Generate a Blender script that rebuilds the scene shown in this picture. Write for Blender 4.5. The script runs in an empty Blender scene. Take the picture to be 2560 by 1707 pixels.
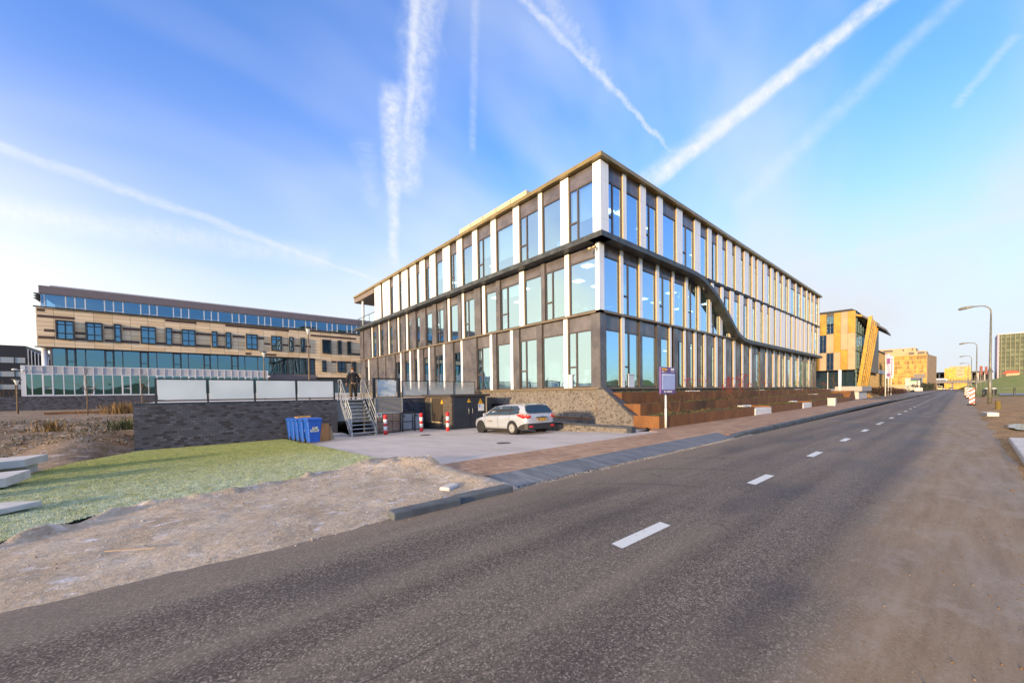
import bpy, math, random
import numpy as np
from mathutils import Vector, Matrix
R = math.radians
PI = math.pi
S = bpy.context.scene
C = S.collection
rnd = random.Random(7)

# ---------------------------------------------------------------- camera
cd = bpy.data.cameras.new("camera")
cam = bpy.data.objects.new("camera", cd)
C.objects.link(cam)
cd.sensor_width = 36.0
cd.lens = 13.506
cd.shift_y = 0.05946
cd.clip_start = 0.1
cd.clip_end = 8000
cam.matrix_world = Matrix(((0.759021, 0.026335, -0.650533, 0.0),
                           (-0.650915, 0.00916, -0.759095, 0.0),
                           (-0.014032, 0.999611, 0.024094, 1.62),
                           (0, 0, 0, 1)))
S.camera = cam
S.render.resolution_x, S.render.resolution_y = 1024, 682
S.view_settings.view_transform = 'Standard'
S.view_settings.look = 'None'
S.view_settings.exposure = 1.55
S.view_settings.gamma = 1.0
S.cycles.max_bounces = 7
S.cycles.transparent_max_bounces = 14
S.cycles.glossy_bounces = 4
S.cycles.sample_clamp_indirect = 4.0
S.cycles.caustics_reflective = False
S.cycles.caustics_refractive = False

SUN_EL = 7.0
SUN_AZ = -11.0      # light travels along +X, turned this many degrees towards -Y


# ---------------------------------------------------------------- node helpers
class NT:
    def __init__(self, tree):
        self.t = tree

    def n(self, typ, ins=None, **at):
        nd = self.t.nodes.new(typ)
        for k, v in at.items():
            setattr(nd, k, v)
        for k, v in (ins or {}).items():
            self.put(nd.inputs[k], v)
        return nd

    def put(self, sock, v):
        if isinstance(v, bpy.types.NodeSocket):
            self.t.links.new(v, sock)
        else:
            if sock.type == 'RGBA' and len(v) == 3:
                v = (*v, 1.0)
            sock.default_value = v

    def m(self, op, a, b=0.0, c=0.0, clamp=False):
        nd = self.n('ShaderNodeMath', {0: a, 1: b, 2: c}, operation=op)
        nd.use_clamp = clamp
        return nd.outputs[0]

    def dot(self, v, c):
        return self.n('ShaderNodeVectorMath', {0: v, 1: c}, operation='DOT_PRODUCT').outputs['Value']

    def vmul(self, v, c):
        return self.n('ShaderNodeVectorMath', {0: v, 1: c}, operation='MULTIPLY').outputs[0]

    def noise(self, v, scale, detail=3.0, rough=0.5):
        nd = self.n('ShaderNodeTexNoise', {'Scale': scale, 'Detail': detail, 'Roughness': rough})
        if v is not None:
            self.put(nd.inputs['Vector'], v)
        return nd.outputs[0]

    def mr(self, v, a, b, c=0.0, d=1.0, smooth=True):
        nd = self.n('ShaderNodeMapRange', {0: v, 1: a, 2: b, 3: c, 4: d})
        if smooth:
            nd.interpolation_type = 'SMOOTHSTEP'
        return nd.outputs[0]

    def mix(self, f, a, b, mode='MIX'):
        nd = self.n('ShaderNodeMix', {0: f}, data_type='RGBA', blend_type=mode)
        self.put(nd.inputs[6], a)
        self.put(nd.inputs[7], b)
        return nd.outputs[2]

    def ramp(self, f, stops, interp='LINEAR'):
        nd = self.n('ShaderNodeValToRGB', {0: f})
        cr = nd.color_ramp
        cr.interpolation = interp
        while len(cr.elements) < len(stops):
            cr.elements.new(0.5)
        for e, (p, c) in zip(cr.elements, stops):
            e.position = p
            e.color = (*c, 1.0) if len(c) == 3 else c
        return nd.outputs[0]

    def sep(self, v):
        return self.n('ShaderNodeSeparateXYZ', {0: v}).outputs

    def comb(self, x, y, z):
        return self.n('ShaderNodeCombineXYZ', {0: x, 1: y, 2: z}).outputs[0]

    def pos(self):
        return self.n('ShaderNodeNewGeometry').outputs['Position']

    def obj(self):
        return self.n('ShaderNodeTexCoord').outputs['Object']

    def bump(self, h, strength=0.3, dist=0.02):
        return self.n('ShaderNodeBump', {'Height': h, 'Strength': strength, 'Distance': dist}).outputs[0]


# ---------------------------------------------------------------- sky
W = bpy.data.worlds.new("World")
S.world = W
W.use_nodes = True
wt = NT(W.node_tree)
W.node_tree.nodes.clear()
gen = wt.n('ShaderNodeTexCoord').outputs['Generated']
dirv = wt.n('ShaderNodeVectorMath', {0: gen}, operation='NORMALIZE').outputs[0]
sky = wt.n('ShaderNodeTexSky', sky_type='NISHITA')
sky.sun_disc = False
sky.sun_elevation = R(SUN_EL)
# sun stands towards -X (behind the camera), slightly to +Y
sun_dir = Vector((-math.cos(R(SUN_AZ)), math.sin(R(SUN_AZ)), 0))
sky.sun_rotation = math.atan2(sun_dir.x, sun_dir.y)
sky.air_density = 1.0
sky.dust_density = 0.5
sky.ozone_density = 2.0
skycol = wt.n('ShaderNodeHueSaturation', {'Saturation': 1.15, 'Value': 1.0, 'Color': sky.outputs[0]}).outputs[0]
skycol = wt.vmul(skycol, (0.98, 1.34, 2.05))
dz = wt.sep(dirv)[2]
skycol = wt.mix(wt.m('MULTIPLY', wt.mr(wt.dot(dirv, (-0.25, 0.80, 0.55)), 0.55, 1.0), wt.mr(wt.noise(dirv, 2.0, 2.0), 0.3, 0.7, 0.2, 0.9)), skycol, wt.vmul(skycol, (1.22, 0.98, 1.02)))


def trail(a, b, w0, w1, amp, nscale, s0, s1, soft=0.6, strength=1.0, side=0.0, nstr=(1.0, 1.0)):
    """One condensation trail along the great circle through the sky directions a and b."""
    a, b = Vector(a), Vector(b)
    n = a.cross(b).normalized()
    t = (b - a * a.dot(b)).normalized()
    span = math.asin(max(-1, min(1, t.dot(b))))
    s = wt.m('DIVIDE', wt.m('ARCTAN2', wt.dot(dirv, t), wt.dot(dirv, a)), span)
    d = wt.dot(dirv, n)
    nz = wt.noise(wt.comb(wt.m('MULTIPLY', s, nscale * nstr[0]), wt.m('MULTIPLY', d, nscale * 4 * nstr[1]), side), 1.0, 5.0, 0.62)
    d2 = wt.m('ADD', d, wt.m('MULTIPLY', wt.m('SUBTRACT', nz, 0.5), amp))
    wd = wt.mr(s, s0, s1, w0, w1, smooth=False)
    f = wt.m('DIVIDE', wt.m('ABSOLUTE', d2), wd)
    core = wt.mr(f, soft * 0.0 + (1 - soft), 1.0, 1.0, 0.0)
    fibre = wt.mr(wt.noise(wt.comb(wt.m('MULTIPLY', s, 22.0 * nstr[0]), wt.m('MULTIPLY', d, 55.0), 3.0 + side), 1.0, 7.0, 0.70), 0.26, 0.70, 0.38, 0.95)
    ends = wt.m('MULTIPLY', wt.mr(s, s0 - 0.12, s0, 0, 1), wt.mr(s, s1, s1 + 0.14, 1, 0))
    return wt.m('MULTIPLY', wt.m('MULTIPLY', core, fibre), wt.m('MULTIPLY', ends, strength))


A0, A1 = (0.3321, 0.6341, 0.6983), (0.3961, 0.8694, 0.2954)
tr = [
    trail(A0, A1, 0.015, 0.010, 0.022, 6, -0.6, 0.35, 0.97, 0.70),
    trail((0.345, 0.630, 0.696), (0.392, 0.80, 0.454), 0.060, 0.034, 0.05, 9, -0.5, 0.95, 0.99, 0.58, 2.1),
    trail((0.340, 0.757, 0.558), (0.3872, 0.8736, 0.2947), 0.034, 0.016, 0.026, 7, -0.12, 0.88, 0.98, 0.82, 1.3),
    trail((0.29, 0.79, 0.54), (0.33, 0.85, 0.41), 0.040, 0.02, 0.06, 7, 0.2, 0.9, 0.98, 0.16, 2.9),
    trail((0.4854, 0.516, 0.7058), (0.7753, 0.3925, 0.4948), 0.013, 0.006, 0.026, 9, -0.3, 0.90, 0.97, 0.62, 3.7),
    trail((0.50, 0.49, 0.715), (0.66, 0.455, 0.60), 0.026, 0.010, 0.05, 9, -0.3, 0.9, 0.98, 0.34, 3.3),
    trail((0.8111, 0.0797, 0.5794), (0.7812, 0.4346, 0.4482), 0.0155, 0.021, 0.014, 9, -0.6, 0.92, 0.92, 0.98, 4.2),
    trail((0.8111, 0.0877, 0.5784), (0.7712, 0.4546, 0.4482), 0.014, 0.040, 0.03, 8, 0.25, 1.15, 0.98, 0.55, 4.9),
    trail((0.8464, 0.0364, 0.5313), (0.8767, 0.2654, 0.4013), 0.014, 0.028, 0.02, 4, -0.4, 1.1, 0.99, 0.28, 5.5),
    trail((0.8833, -0.0332, 0.4676), (0.9054, 0.0107, 0.4245), 0.009, 0.010, 0.012, 6, -0.2, 0.9, 0.98, 0.30, 6.1),
    trail((-0.1913, 0.9096, 0.3687), (0.3307, 0.9025, 0.2758), 0.020, 0.007, 0.026, 5, -0.5, 0.98, 0.98, 0.50, 6.7),
    trail((-0.1998, 0.9372, 0.2859), (0.074, 0.9499, 0.3038), 0.030, 0.040, 0.03, 4, -0.8, 1.6, 0.99, 0.45, 7.4),
    trail((0.4175, 0.5725, 0.7057), (0.4876, 0.688, 0.5375), 0.012, 0.012, 0.012, 5, -0.6, 1.0, 0.99, 0.26, 8.2),
    trail((0.9642, -0.0598, 0.2584), (0.9541, 0.1699, 0.2465), 0.016, 0.02, 0.01, 4, -0.4, 1.2, 0.98, 0.30, 8.9),
]
acc = tr[0]
for q in tr[1:]:
    acc = wt.m('ADD', acc, wt.m('MULTIPLY', q, wt.m('SUBTRACT', 1.0, acc)))
# thin cirrus veil, drawn out in long streaks
vv = wt.n('ShaderNodeMapping', {'Vector': dirv, 'Rotation': (0.5, 0.35, 0.75), 'Scale': (0.7, 3.6, 2.4)}).outputs[0]
veil = wt.mr(wt.noise(vv, 1.3, 3.0, 0.5), 0.30, 0.78, 0.04, 0.46)
low = wt.mr(dz, -0.02, 0.57, 1.0, 0.0)
side_y = wt.sep(dirv)[1]
clear = wt.mr(side_y, -0.75, -0.12, 0.28, 1.0)      # unseen sky across the road, cleared of cloud to turn window reflections blue
veil = wt.m('MULTIPLY', wt.m('ADD', wt.m('MULTIPLY', veil, wt.mr(dz, 0.0, 0.3)), low, clamp=True), clear)
side_x = wt.sep(dirv)[0]
warm = wt.mr(side_x, 0.55, 1.0, 0.0, 1.0)
cloud = wt.mix(warm, (3.05, 3.22, 3.42), (2.78, 2.92, 3.15))
# the side of the sky where the sun stands glows brighter and yellower
glow = wt.mr(side_x, -0.95, 0.15, 1.0, 0.0)
cloud = wt.mix(glow, cloud, (8.0, 6.9, 4.9))
skymix = wt.mix(acc, wt.mix(veil, skycol, cloud), wt.mix(wt.mr(dz, 0.1, 0.5), cloud, (3.25, 3.35, 3.55)))
# bright cloud patch overhead, unseen, added to light the ground
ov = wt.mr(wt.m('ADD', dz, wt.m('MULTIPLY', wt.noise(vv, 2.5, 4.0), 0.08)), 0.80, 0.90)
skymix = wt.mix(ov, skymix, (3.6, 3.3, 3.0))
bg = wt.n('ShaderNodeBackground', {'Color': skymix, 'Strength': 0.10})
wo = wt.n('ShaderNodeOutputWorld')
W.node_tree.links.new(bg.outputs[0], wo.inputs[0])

# ---------------------------------------------------------------- sun
sl = bpy.data.lights.new("sun", 'SUN')
sl.energy = 2.3
sl.angle = R(3.0)
sl.color = (1.0, 0.72, 0.40)
so = bpy.data.objects.new("sun", sl)
C.objects.link(so)
el = R(SUN_EL)
ldir = Vector((math.cos(el) * math.cos(R(SUN_AZ)), -math.cos(el) * math.sin(R(SUN_AZ)), -math.sin(el)))
so.rotation_euler = ldir.to_track_quat('-Z', 'Y').to_euler()
so.location = (-20, 10, 30)

# ---------------------------------------------------------------- mesh builder
WL = {}


class MB:
    def __init__(self):
        self.v, self.f, self.mi = [], [], []

    def add(self, verts, faces, m=0):
        o = len(self.v)
        self.v.extend([tuple(map(float, q)) for q in verts])
        for k, f in enumerate(faces):
            self.f.append(tuple(o + i for i in f))
            self.mi.append(m[k] if isinstance(m, (list, tuple)) else m)

    def box(self, x0, x1, y0, y1, z0, z1, m=0):
        x0, x1 = sorted((x0, x1)); y0, y1 = sorted((y0, y1)); z0, z1 = sorted((z0, z1))
        v = [(x0, y0, z0), (x1, y0, z0), (x1, y1, z0), (x0, y1, z0), (x0, y0, z1), (x1, y0, z1), (x1, y1, z1), (x0, y1, z1)]
        self.add(v, [(0, 4, 7, 3), (1, 2, 6, 5), (0, 1, 5, 4), (3, 7, 6, 2), (0, 3, 2, 1), (4, 5, 6, 7)], m)

    def rbox(self, c, size, rz=0.0, m=0, M=None):
        sx, sy, sz = (q / 2 for q in size)
        cr, sr = math.cos(rz), math.sin(rz)
        v = []
        for dz in (-sz, sz):
            for dx, dy in ((-sx, -sy), (sx, -sy), (sx, sy), (-sx, sy)):
                p = Vector((dx, dy, dz))
                if M is not None:
                    p = M @ p
                else:
                    p = Vector((dx * cr - dy * sr, dx * sr + dy * cr, dz))
                v.append((c[0] + p.x, c[1] + p.y, c[2] + p.z))
        self.add(v, [(0, 4, 7, 3), (1, 2, 6, 5), (0, 1, 5, 4), (3, 7, 6, 2), (0, 3, 2, 1), (4, 5, 6, 7)], m)

    def quad(self, pts, m=0):
        self.add(pts, [tuple(range(len(pts)))], m)

    def prism(self, poly, off, m=0, ms=None):
        """poly: 3-D outline; off: extrusion vector."""
        n = len(poly)
        off = Vector(off)
        top = [tuple(Vector(p) + off) for p in poly]
        fs = [tuple(range(n - 1, -1, -1)), tuple(range(n, 2 * n))]
        mm = [m, m]
        for i in range(n):
            j = (i + 1) % n
            fs.append((i, j, n + j, n + i))
            mm.append(m if ms is None else ms)
        self.add(list(poly) + top, fs, mm)

    def tube(self, path, r, seg=8, m=0, cap=True):
        path = [Vector(p) for p in path]
        rs = r if isinstance(r, (list, tuple)) else [r] * len(path)
        rings = []
        up = None
        for i, p in enumerate(path):
            a = path[max(i - 1, 0)]
            b = path[min(i + 1, len(path) - 1)]
            t = (b - a).normalized()
            if up is None:
                up = Vector((0, 0, 1)) if abs(t.z) < 0.9 else Vector((1, 0, 0))
            x = t.cross(up)
            if x.length < 1e-5:
                x = t.cross(Vector((0.3, 1, 0.2)))
            x.normalize()
            y = x.cross(t).normalized()
            up = y
            rings.append([p + (x * math.cos(2 * PI * k / seg) + y * math.sin(2 * PI * k / seg)) * rs[i] for k in range(seg)])
        self.loft(rings, m, cap)

    def loft(self, rings, m=0, cap=True, closed=True):
        n = len(rings[0])
        v = [q for rg in rings for q in rg]
        fs = []
        for i in range(len(rings) - 1):
            for k in range(n if closed else n - 1):
                j = (k + 1) % n
                fs.append((i * n + k, i * n + j, (i + 1) * n + j, (i + 1) * n + k))
        if cap:
            fs.append(tuple(range(n - 1, -1, -1)))
            fs.append(tuple((len(rings) - 1) * n + k for k in range(n)))
        self.add(v, fs, m)

    def cyl(self, p0, p1, r0, r1=None, seg=14, m=0):
        self.tube([p0, p1], [r0, r0 if r1 is None else r1], seg, m)

    def ball(self, c, r, seg=8, rings=5, m=0, sc=(1, 1, 1)):
        v = [(c[0], c[1], c[2] - r * sc[2])]
        for i in range(1, rings):
            a = -PI / 2 + PI * i / rings
            for k in range(seg):
                b = 2 * PI * k / seg
                v.append((c[0] + r * sc[0] * math.cos(a) * math.cos(b), c[1] + r * sc[1] * math.cos(a) * math.sin(b), c[2] + r * sc[2] * math.sin(a)))
        v.append((c[0], c[1], c[2] + r * sc[2]))
        fs = [(0, 1 + (k + 1) % seg, 1 + k) for k in range(seg)]
        for i in range(rings - 2):
            for k in range(seg):
                j = (k + 1) % seg
                fs.append((1 + i * seg + k, 1 + i * seg + j, 1 + (i + 1) * seg + j, 1 + (i + 1) * seg + k))
        o = 1 + (rings - 2) * seg
        fs += [(o + k, o + (k + 1) % seg, len(v) - 1) for k in range(seg)]
        self.add(v, fs, m)

    def build(self, name, mats, parent=None, smooth=False, bevel=0.0, loc=None):
        me = bpy.data.meshes.new(name)
        base = WL.get(parent.name, Vector((0, 0, 0))) if parent is not None else (Vector(loc) if loc is not None else Vector((0, 0, 0)))
        if self.v:
            arr = np.array(self.v, dtype=float) - np.array(base)
            me.from_pydata(arr.tolist(), [], self.f)
        if not isinstance(mats, (list, tuple)):
            mats = [mats]
        for mm in mats:
            me.materials.append(mm)
        if len(mats) > 1:
            me.polygons.foreach_set('material_index', self.mi)
        if smooth:
            me.polygons.foreach_set('use_smooth', [True] * len(me.polygons))
        me.validate()
        me.update()
        o = bpy.data.objects.new(name, me)
        C.objects.link(o)
        if parent is not None:
            o.parent = parent
        elif loc is not None:
            o.location = loc
        WL[o.name] = Vector(base)
        if bevel:
            b = o.modifiers.new('bevel', 'BEVEL')
            b.width = bevel
            b.segments = 2
            b.limit_method = 'ANGLE'
            b.angle_limit = R(40)
        return o


def tag(o, label, cat, group=None):
    o['label'] = label
    o['category'] = cat
    if group:
        o['group'] = group
    return o


def thing(name, label, cat, loc=(0, 0, 0), group=None):
    o = bpy.data.objects.new(name, None)
    o.empty_display_size = 0.2
    C.objects.link(o)
    o.location = loc
    WL[o.name] = Vector(loc)
    return tag(o, label, cat, group)


def struct(o):
    o['kind'] = 'structure'
    return o


def stuff(o):
    o['kind'] = 'stuff'
    return o


def dup(root, loc, rz=None, label=None, scale=None):
    def cp(o, par):
        c = o.copy()
        C.objects.link(c)
        c.parent = par
        for ch in list(o.children):
            cp(ch, c)
        return c
    r = cp(root, None)
    r.location = loc
    if rz is not None:
        r.rotation_euler = (0, 0, rz)
    if scale:
        r.scale = (scale,) * 3
    if label:
        r['label'] = label
    WL[r.name] = Vector(loc)
    return r


def text_mesh(txt, size, loc, rot, mat, parent, name, extrude=0.002, align='CENTER'):
    cu = bpy.data.curves.new('txt', 'FONT')
    cu.body = txt
    cu.size = size
    cu.extrude = extrude
    cu.align_x = align
    cu.align_y = 'CENTER'
    cu.offset = size * 0.012
    to = bpy.data.objects.new('txt', cu)
    C.objects.link(to)
    bpy.context.view_layer.update()
    me = bpy.data.meshes.new_from_object(to.evaluated_get(bpy.context.evaluated_depsgraph_get()))
    bpy.data.objects.remove(to)
    M = Matrix.Translation(Vector(loc) - (WL[parent.name] if parent else Vector((0, 0, 0)))) @ rot
    me.transform(M)
    me.materials.clear()
    me.materials.append(mat)
    me.name = name
    o = bpy.data.objects.new(name, me)
    C.objects.link(o)
    o.parent = parent
    WL[o.name] = WL[parent.name].copy()
    return o


ROT_S = Matrix.Rotation(R(90), 4, 'X')                                   # text facing -Y
ROT_W = Matrix.Rotation(R(-90), 4, 'Z') @ Matrix.Rotation(R(90), 4, 'X')  # text facing -X


# ---------------------------------------------------------------- materials
def pm(name, col, rough=0.6, metal=0.0, var=0.0, vs=2.0, bump=0.0, bs=40.0, spec=0.5, coat=0.0):
    m = bpy.data.materials.new(name)
    m.use_nodes = True
    t = NT(m.node_tree)
    b = m.node_tree.nodes['Principled BSDF']
    b.inputs['Roughness'].default_value = rough
    b.inputs['Metallic'].default_value = metal
    b.inputs['Specular IOR Level'].default_value = spec
    b.inputs['Coat Weight'].default_value = coat
    if var:
        p = t.obj()
        f = t.noise(p, vs, 5.0, 0.6)
        c = t.mix(t.mr(f, 0.3, 0.7), tuple(q * (1 - var) for q in col), tuple(min(1, q * (1 + var)) for q in col))
        t.put(b.inputs['Base Color'], c)
        t.put(b.inputs['Roughness'], t.mr(t.noise(p, vs * 2.3, 4.0), 0.3, 0.7, max(0.02, rough - 0.1), min(1, rough + 0.1)))
    else:
        t.put(b.inputs['Base Color'], col)
    if bump:
        t.put(b.inputs['Normal'], t.bump(t.noise(t.obj(), bs, 4.0, 0.6), bump, 0.02))
    return m


def cust(name, rough=0.7):
    m = bpy.data.materials.new(name)
    m.use_nodes = True
    t = NT(m.node_tree)
    b = m.node_tree.nodes['Principled BSDF']
    b.inputs['Roughness'].default_value = rough
    return m, t, b.inputs


def emit(name, col, st):
    m = bpy.data.materials.new(name)
    m.use_nodes = True
    b = m.node_tree.nodes['Principled BSDF']
    b.inputs['Base Color'].default_value = (0.8, 0.8, 0.8, 1)
    b.inputs['Emission Color'].default_value = (*col, 1)
    b.inputs['Emission Strength'].default_value = st
    return m


def glass(name, tint, refl, f0, f1, rough=0.01):
    m = bpy.data.materials.new(name)
    m.use_nodes = True
    t = NT(m.node_tree)
    m.node_tree.nodes.clear()
    lw = t.n('ShaderNodeLayerWeight', {'Blend': 0.5}).outputs['Facing']
    f = t.mr(t.m('POWER', lw, 2.0), 0.0, 1.0, f0, f1, smooth=False)
    p = t.pos()
    bp = t.bump(t.noise(p, 0.55, 1.0), 0.06, 0.25)
    tr = t.n('ShaderNodeBsdfTransparent', {'Color': tint})
    gl = t.n('ShaderNodeBsdfGlossy', {'Color': refl, 'Roughness': rough, 'Normal': bp})
    mx = t.n('ShaderNodeMixShader', {0: f, 1: tr.outputs[0], 2: gl.outputs[0]})
    o = t.n('ShaderNodeOutputMaterial')
    m.node_tree.links.new(mx.outputs[0], o.inputs[0])
    return m


def brick(name, axis, stops, mortar, bw, bh, mort=0.012, rough=0.85, bumpst=0.4, grime=0.25):
    """axis: which world axis runs along the wall ('x' or 'y')."""
    m, t, i = cust(name, rough)
    p = t.pos()
    s = t.sep(p)
    uv = t.comb(s[0] if axis == 'x' else s[1], s[2], 0.0)
    bt = t.n('ShaderNodeTexBrick', {'Vector': uv, 'Color1': (0, 0, 0), 'Color2': (1, 1, 1), 'Mortar': (0.5, 0.5, 0.5), 'Scale': 1.0,
                                    'Mortar Size': mort, 'Mortar Smooth': 0.1, 'Bias': 0.0, 'Brick Width': bw, 'Row Height': bh})
    bt.offset = 0.5
    c = t.ramp(bt.outputs['Color'], stops, 'CONSTANT')
    big = t.mr(t.noise(p, 0.7, 4.0), 0.3, 0.75, 1 - grime, 1 + grime * 0.4)
    c = t.mix(1.0, c, t.comb(big, big, big), 'MULTIPLY')
    c = t.mix(0.35, c, t.ramp(t.noise(p, 26.0, 4.0), [(0.3, tuple(q * 0.6 for q in stops[0][1])), (0.7, tuple(min(1, q * 1.5) for q in stops[0][1]))]), 'MIX')
    c = t.mix(bt.outputs['Fac'], c, mortar)
    t.put(i['Base Color'], c)
    h = t.m('ADD', t.m('SUBTRACT', 1.0, bt.outputs['Fac']), t.m('MULTIPLY', t.noise(p, 60.0, 3.0), 0.4))
    t.put(i['Normal'], t.bump(h, bumpst, 0.012))
    return m


M = {}
m_, t_, i_ = cust('white_panel', 0.38)
p_ = t_.pos()
st_r = t_.noise(t_.vmul(p_, (5.0, 5.0, 0.35)), 1.0, 5.0, 0.6)
z_ = t_.sep(p_)[2]
jz = t_.m('ABSOLUTE', t_.m('SUBTRACT', t_.m('FRACT', t_.m('DIVIDE', t_.m('SUBTRACT', z_, 1.5), 1.94)), 0.5))
c_ = t_.mix(t_.mr(st_r, 0.42, 0.72, 0.0, 0.55), (0.82, 0.83, 0.87), (0.62, 0.62, 0.64))
c_ = t_.mix(t_.mr(jz, 0.0025, 0.0045, 0.55, 0.0), c_, (0.2, 0.19, 0.19))
t_.put(i_['Base Color'], c_)
M['white_panel'] = m_
M['bronze_side'] = pm('bronze_side', (0.60, 0.45, 0.25), 0.42, var=0.06)
M['bronze_dark'] = pm('bronze_dark', (0.060, 0.045, 0.036), 0.45, var=0.15)
M['rust_side'] = pm('rust_side', (0.36, 0.17, 0.07), 0.5, var=0.1)
M['frame'] = pm('frame', (0.075, 0.060, 0.055), 0.42)
M['spandrel'] = pm('spandrel', (0.115, 0.102, 0.110), 0.2, var=0.32, vs=0.9)
M['black'] = pm('black', (0.012, 0.012, 0.014), 0.6)
M['coping'] = pm('coping', (0.26, 0.19, 0.07), 0.42, 0.25, var=0.15, vs=1.2)
M['ceiling'] = pm('ceiling', (0.62, 0.66, 0.70), 0.8)
M['core'] = pm('core', (0.40, 0.46, 0.52), 0.8, var=0.25, vs=0.35)
M['floor_in'] = pm('floor_in', (0.20, 0.21, 0.23), 0.5)
M['blind'] = pm('blind', (0.66, 0.70, 0.70), 0.8)
M['lamp_on'] = emit('lamp_on', (1.0, 0.94, 0.82), 2.6)
M['glass'] = glass('glass', (0.48, 0.72, 0.86), (0.60, 0.84, 1.0), 0.52, 0.97)
M['glass_clear'] = glass('glass_clear', (0.86, 0.92, 0.92), (0.9, 0.95, 1.0), 0.08, 0.8)
M['glass_dark'] = glass('glass_dark', (0.22, 0.38, 0.50), (0.44, 0.72, 0.98), 0.24, 0.8)

# dark slate panels: satin, with a paler bloom of frost and scratches
m_, t_, i_ = cust('dark_panel', 0.34)
p_ = t_.pos()
c_ = t_.mix(t_.mr(t_.noise(p_, 0.9, 5.0, 0.65), 0.35, 0.7), (0.072, 0.066, 0.075), (0.135, 0.122, 0.125))
sc_ = t_.mr(t_.noise(t_.vmul(p_, (6.0, 6.0, 0.9)), 1.0, 5.0, 0.6), 0.50, 0.80, 0.0, 0.30)
c_ = t_.mix(sc_, c_, (0.20, 0.20, 0.25))
t_.put(i_['Base Color'], c_)
t_.put(i_['Roughness'], t_.mr(t_.noise(p_, 1.4, 4.0), 0.3, 0.7, 0.22, 0.48))
M['dark_panel'] = m_

# weathered dark composite of the wave-shaped ribbon
m_, t_, i_ = cust('ribbon', 0.5)
p_ = t_.pos()
t_.put(i_['Base Color'], t_.mix(t_.mr(t_.noise(p_, 1.8, 6.0, 0.7), 0.35, 0.7), (0.030, 0.034, 0.036), (0.075, 0.085, 0.088)))
M['ribbon'] = m_

M['brick_dark'] = brick('brick_dark', 'x', [(0.0, (0.070, 0.072, 0.096)), (0.30, (0.090, 0.092, 0.120)), (0.55, (0.125, 0.128, 0.158)), (0.74, (0.050, 0.040, 0.048)), (0.84, (0.012, 0.008, 0.010))], (0.05, 0.05, 0.058), 0.22, 0.105)
M['brick_warm'] = brick('brick_warm', 'y', [(0.0, (0.185, 0.160, 0.140)), (0.30, (0.235, 0.205, 0.180)), (0.58, (0.285, 0.250, 0.220)), (0.80, (0.11, 0.085, 0.070)), (0.89, (0.038, 0.030, 0.027))], (0.13, 0.118, 0.108), 0.125, 0.094, 0.010)
M['brick_warm_x'] = brick('brick_warm_x', 'x', [(0.0, (0.12, 0.105, 0.10)), (0.35, (0.15, 0.13, 0.125)), (0.65, (0.18, 0.155, 0.14)), (0.85, (0.05, 0.042, 0.04))], (0.08, 0.075, 0.07), 0.16, 0.082, 0.010)
M['slate'] = pm('slate', (0.045, 0.052, 0.070), 0.45, var=0.35, vs=2.5, bump=0.15)


def corten():
    m, t, i = cust('corten', 0.75)
    p = t.pos()
    a = t.noise(t.vmul(p, (1.6, 1.6, 0.5)), 1.0, 6.0, 0.65)
    c = t.ramp(a, [(0.25, (0.090, 0.036, 0.012)), (0.5, (0.175, 0.068, 0.018)), (0.75, (0.27, 0.112, 0.032))])
    c = t.mix(t.mr(t.noise(p, 30.0, 4.0), 0.5, 0.75, 0, 0.4), c, (0.05, 0.02, 0.012))
    t.put(i['Base Color'], c)
    t.put(i['Normal'], t.bump(t.noise(p, 70.0, 3.0), 0.2, 0.01))
    return m


M['corten'] = corten()
M['steel'] = pm('steel', (0.42, 0.46, 0.52), 0.42, 0.55, var=0.15, vs=4.0)
M['steel_dark'] = pm('steel_dark', (0.03, 0.032, 0.035), 0.45, var=0.2)
m_, t_, i_ = cust('white_glass', 0.25)
wv_ = t_.mix(t_.mr(t_.noise(t_.pos(), 0.9, 4.0), 0.3, 0.7), (0.80, 0.84, 0.85), (0.88, 0.91, 0.92))
t_.put(i_['Base Color'], wv_)
tl_ = t_.n('ShaderNodeBsdfTranslucent', {'Color': wv_})
mx_ = t_.n('ShaderNodeMixShader', {0: 0.45, 1: m_.node_tree.nodes['Principled BSDF'].outputs[0], 2: tl_.outputs[0]})
m_.node_tree.links.new(mx_.outputs[0], m_.node_tree.nodes['Material Output'].inputs[0])
M['white_glass'] = m_
M['banner'] = pm('banner', (0.62, 0.68, 0.70), 0.45, var=0.08, vs=3.0, bump=0.1, bs=6)
M['red'] = pm('red', (0.62, 0.020, 0.020), 0.4, var=0.1)
M['white'] = pm('white', (0.76, 0.75, 0.73), 0.5, var=0.06)
M['blue_bin'] = pm('blue_bin', (0.010, 0.085, 0.44), 0.38, var=0.12, vs=3)
M['rubber'] = pm('rubber', (0.018, 0.016, 0.015), 0.75)
M['card'] = pm('card', (0.36, 0.20, 0.085), 0.85, var=0.12)
M['card_pale'] = pm('card_pale', (0.46, 0.34, 0.20), 0.85, var=0.12)
M['pine'] = pm('pine', (0.50, 0.29, 0.10), 0.7, var=0.2, vs=8)
M['concrete'] = pm('concrete', (0.58, 0.54, 0.51), 0.85, var=0.12, vs=3, bump=0.15)
M['grey_cab'] = pm('grey_cab', (0.42, 0.46, 0.50), 0.45, var=0.06)
M['door_navy'] = pm('door_navy', (0.026, 0.032, 0.046), 0.4, var=0.15)
M['yellow'] = pm('yellow', (0.80, 0.42, 0.02), 0.5)
M['green'] = pm('green', (0.10, 0.42, 0.10), 0.5)
M['ink'] = pm('ink', (0.015, 0.015, 0.03), 0.6)
M['sign_purple'] = pm('sign_purple', (0.13, 0.065, 0.24), 0.4, var=0.1)
M['sign_blue'] = pm('sign_blue', (0.52, 0.58, 0.84), 0.4, var=0.08)
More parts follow.
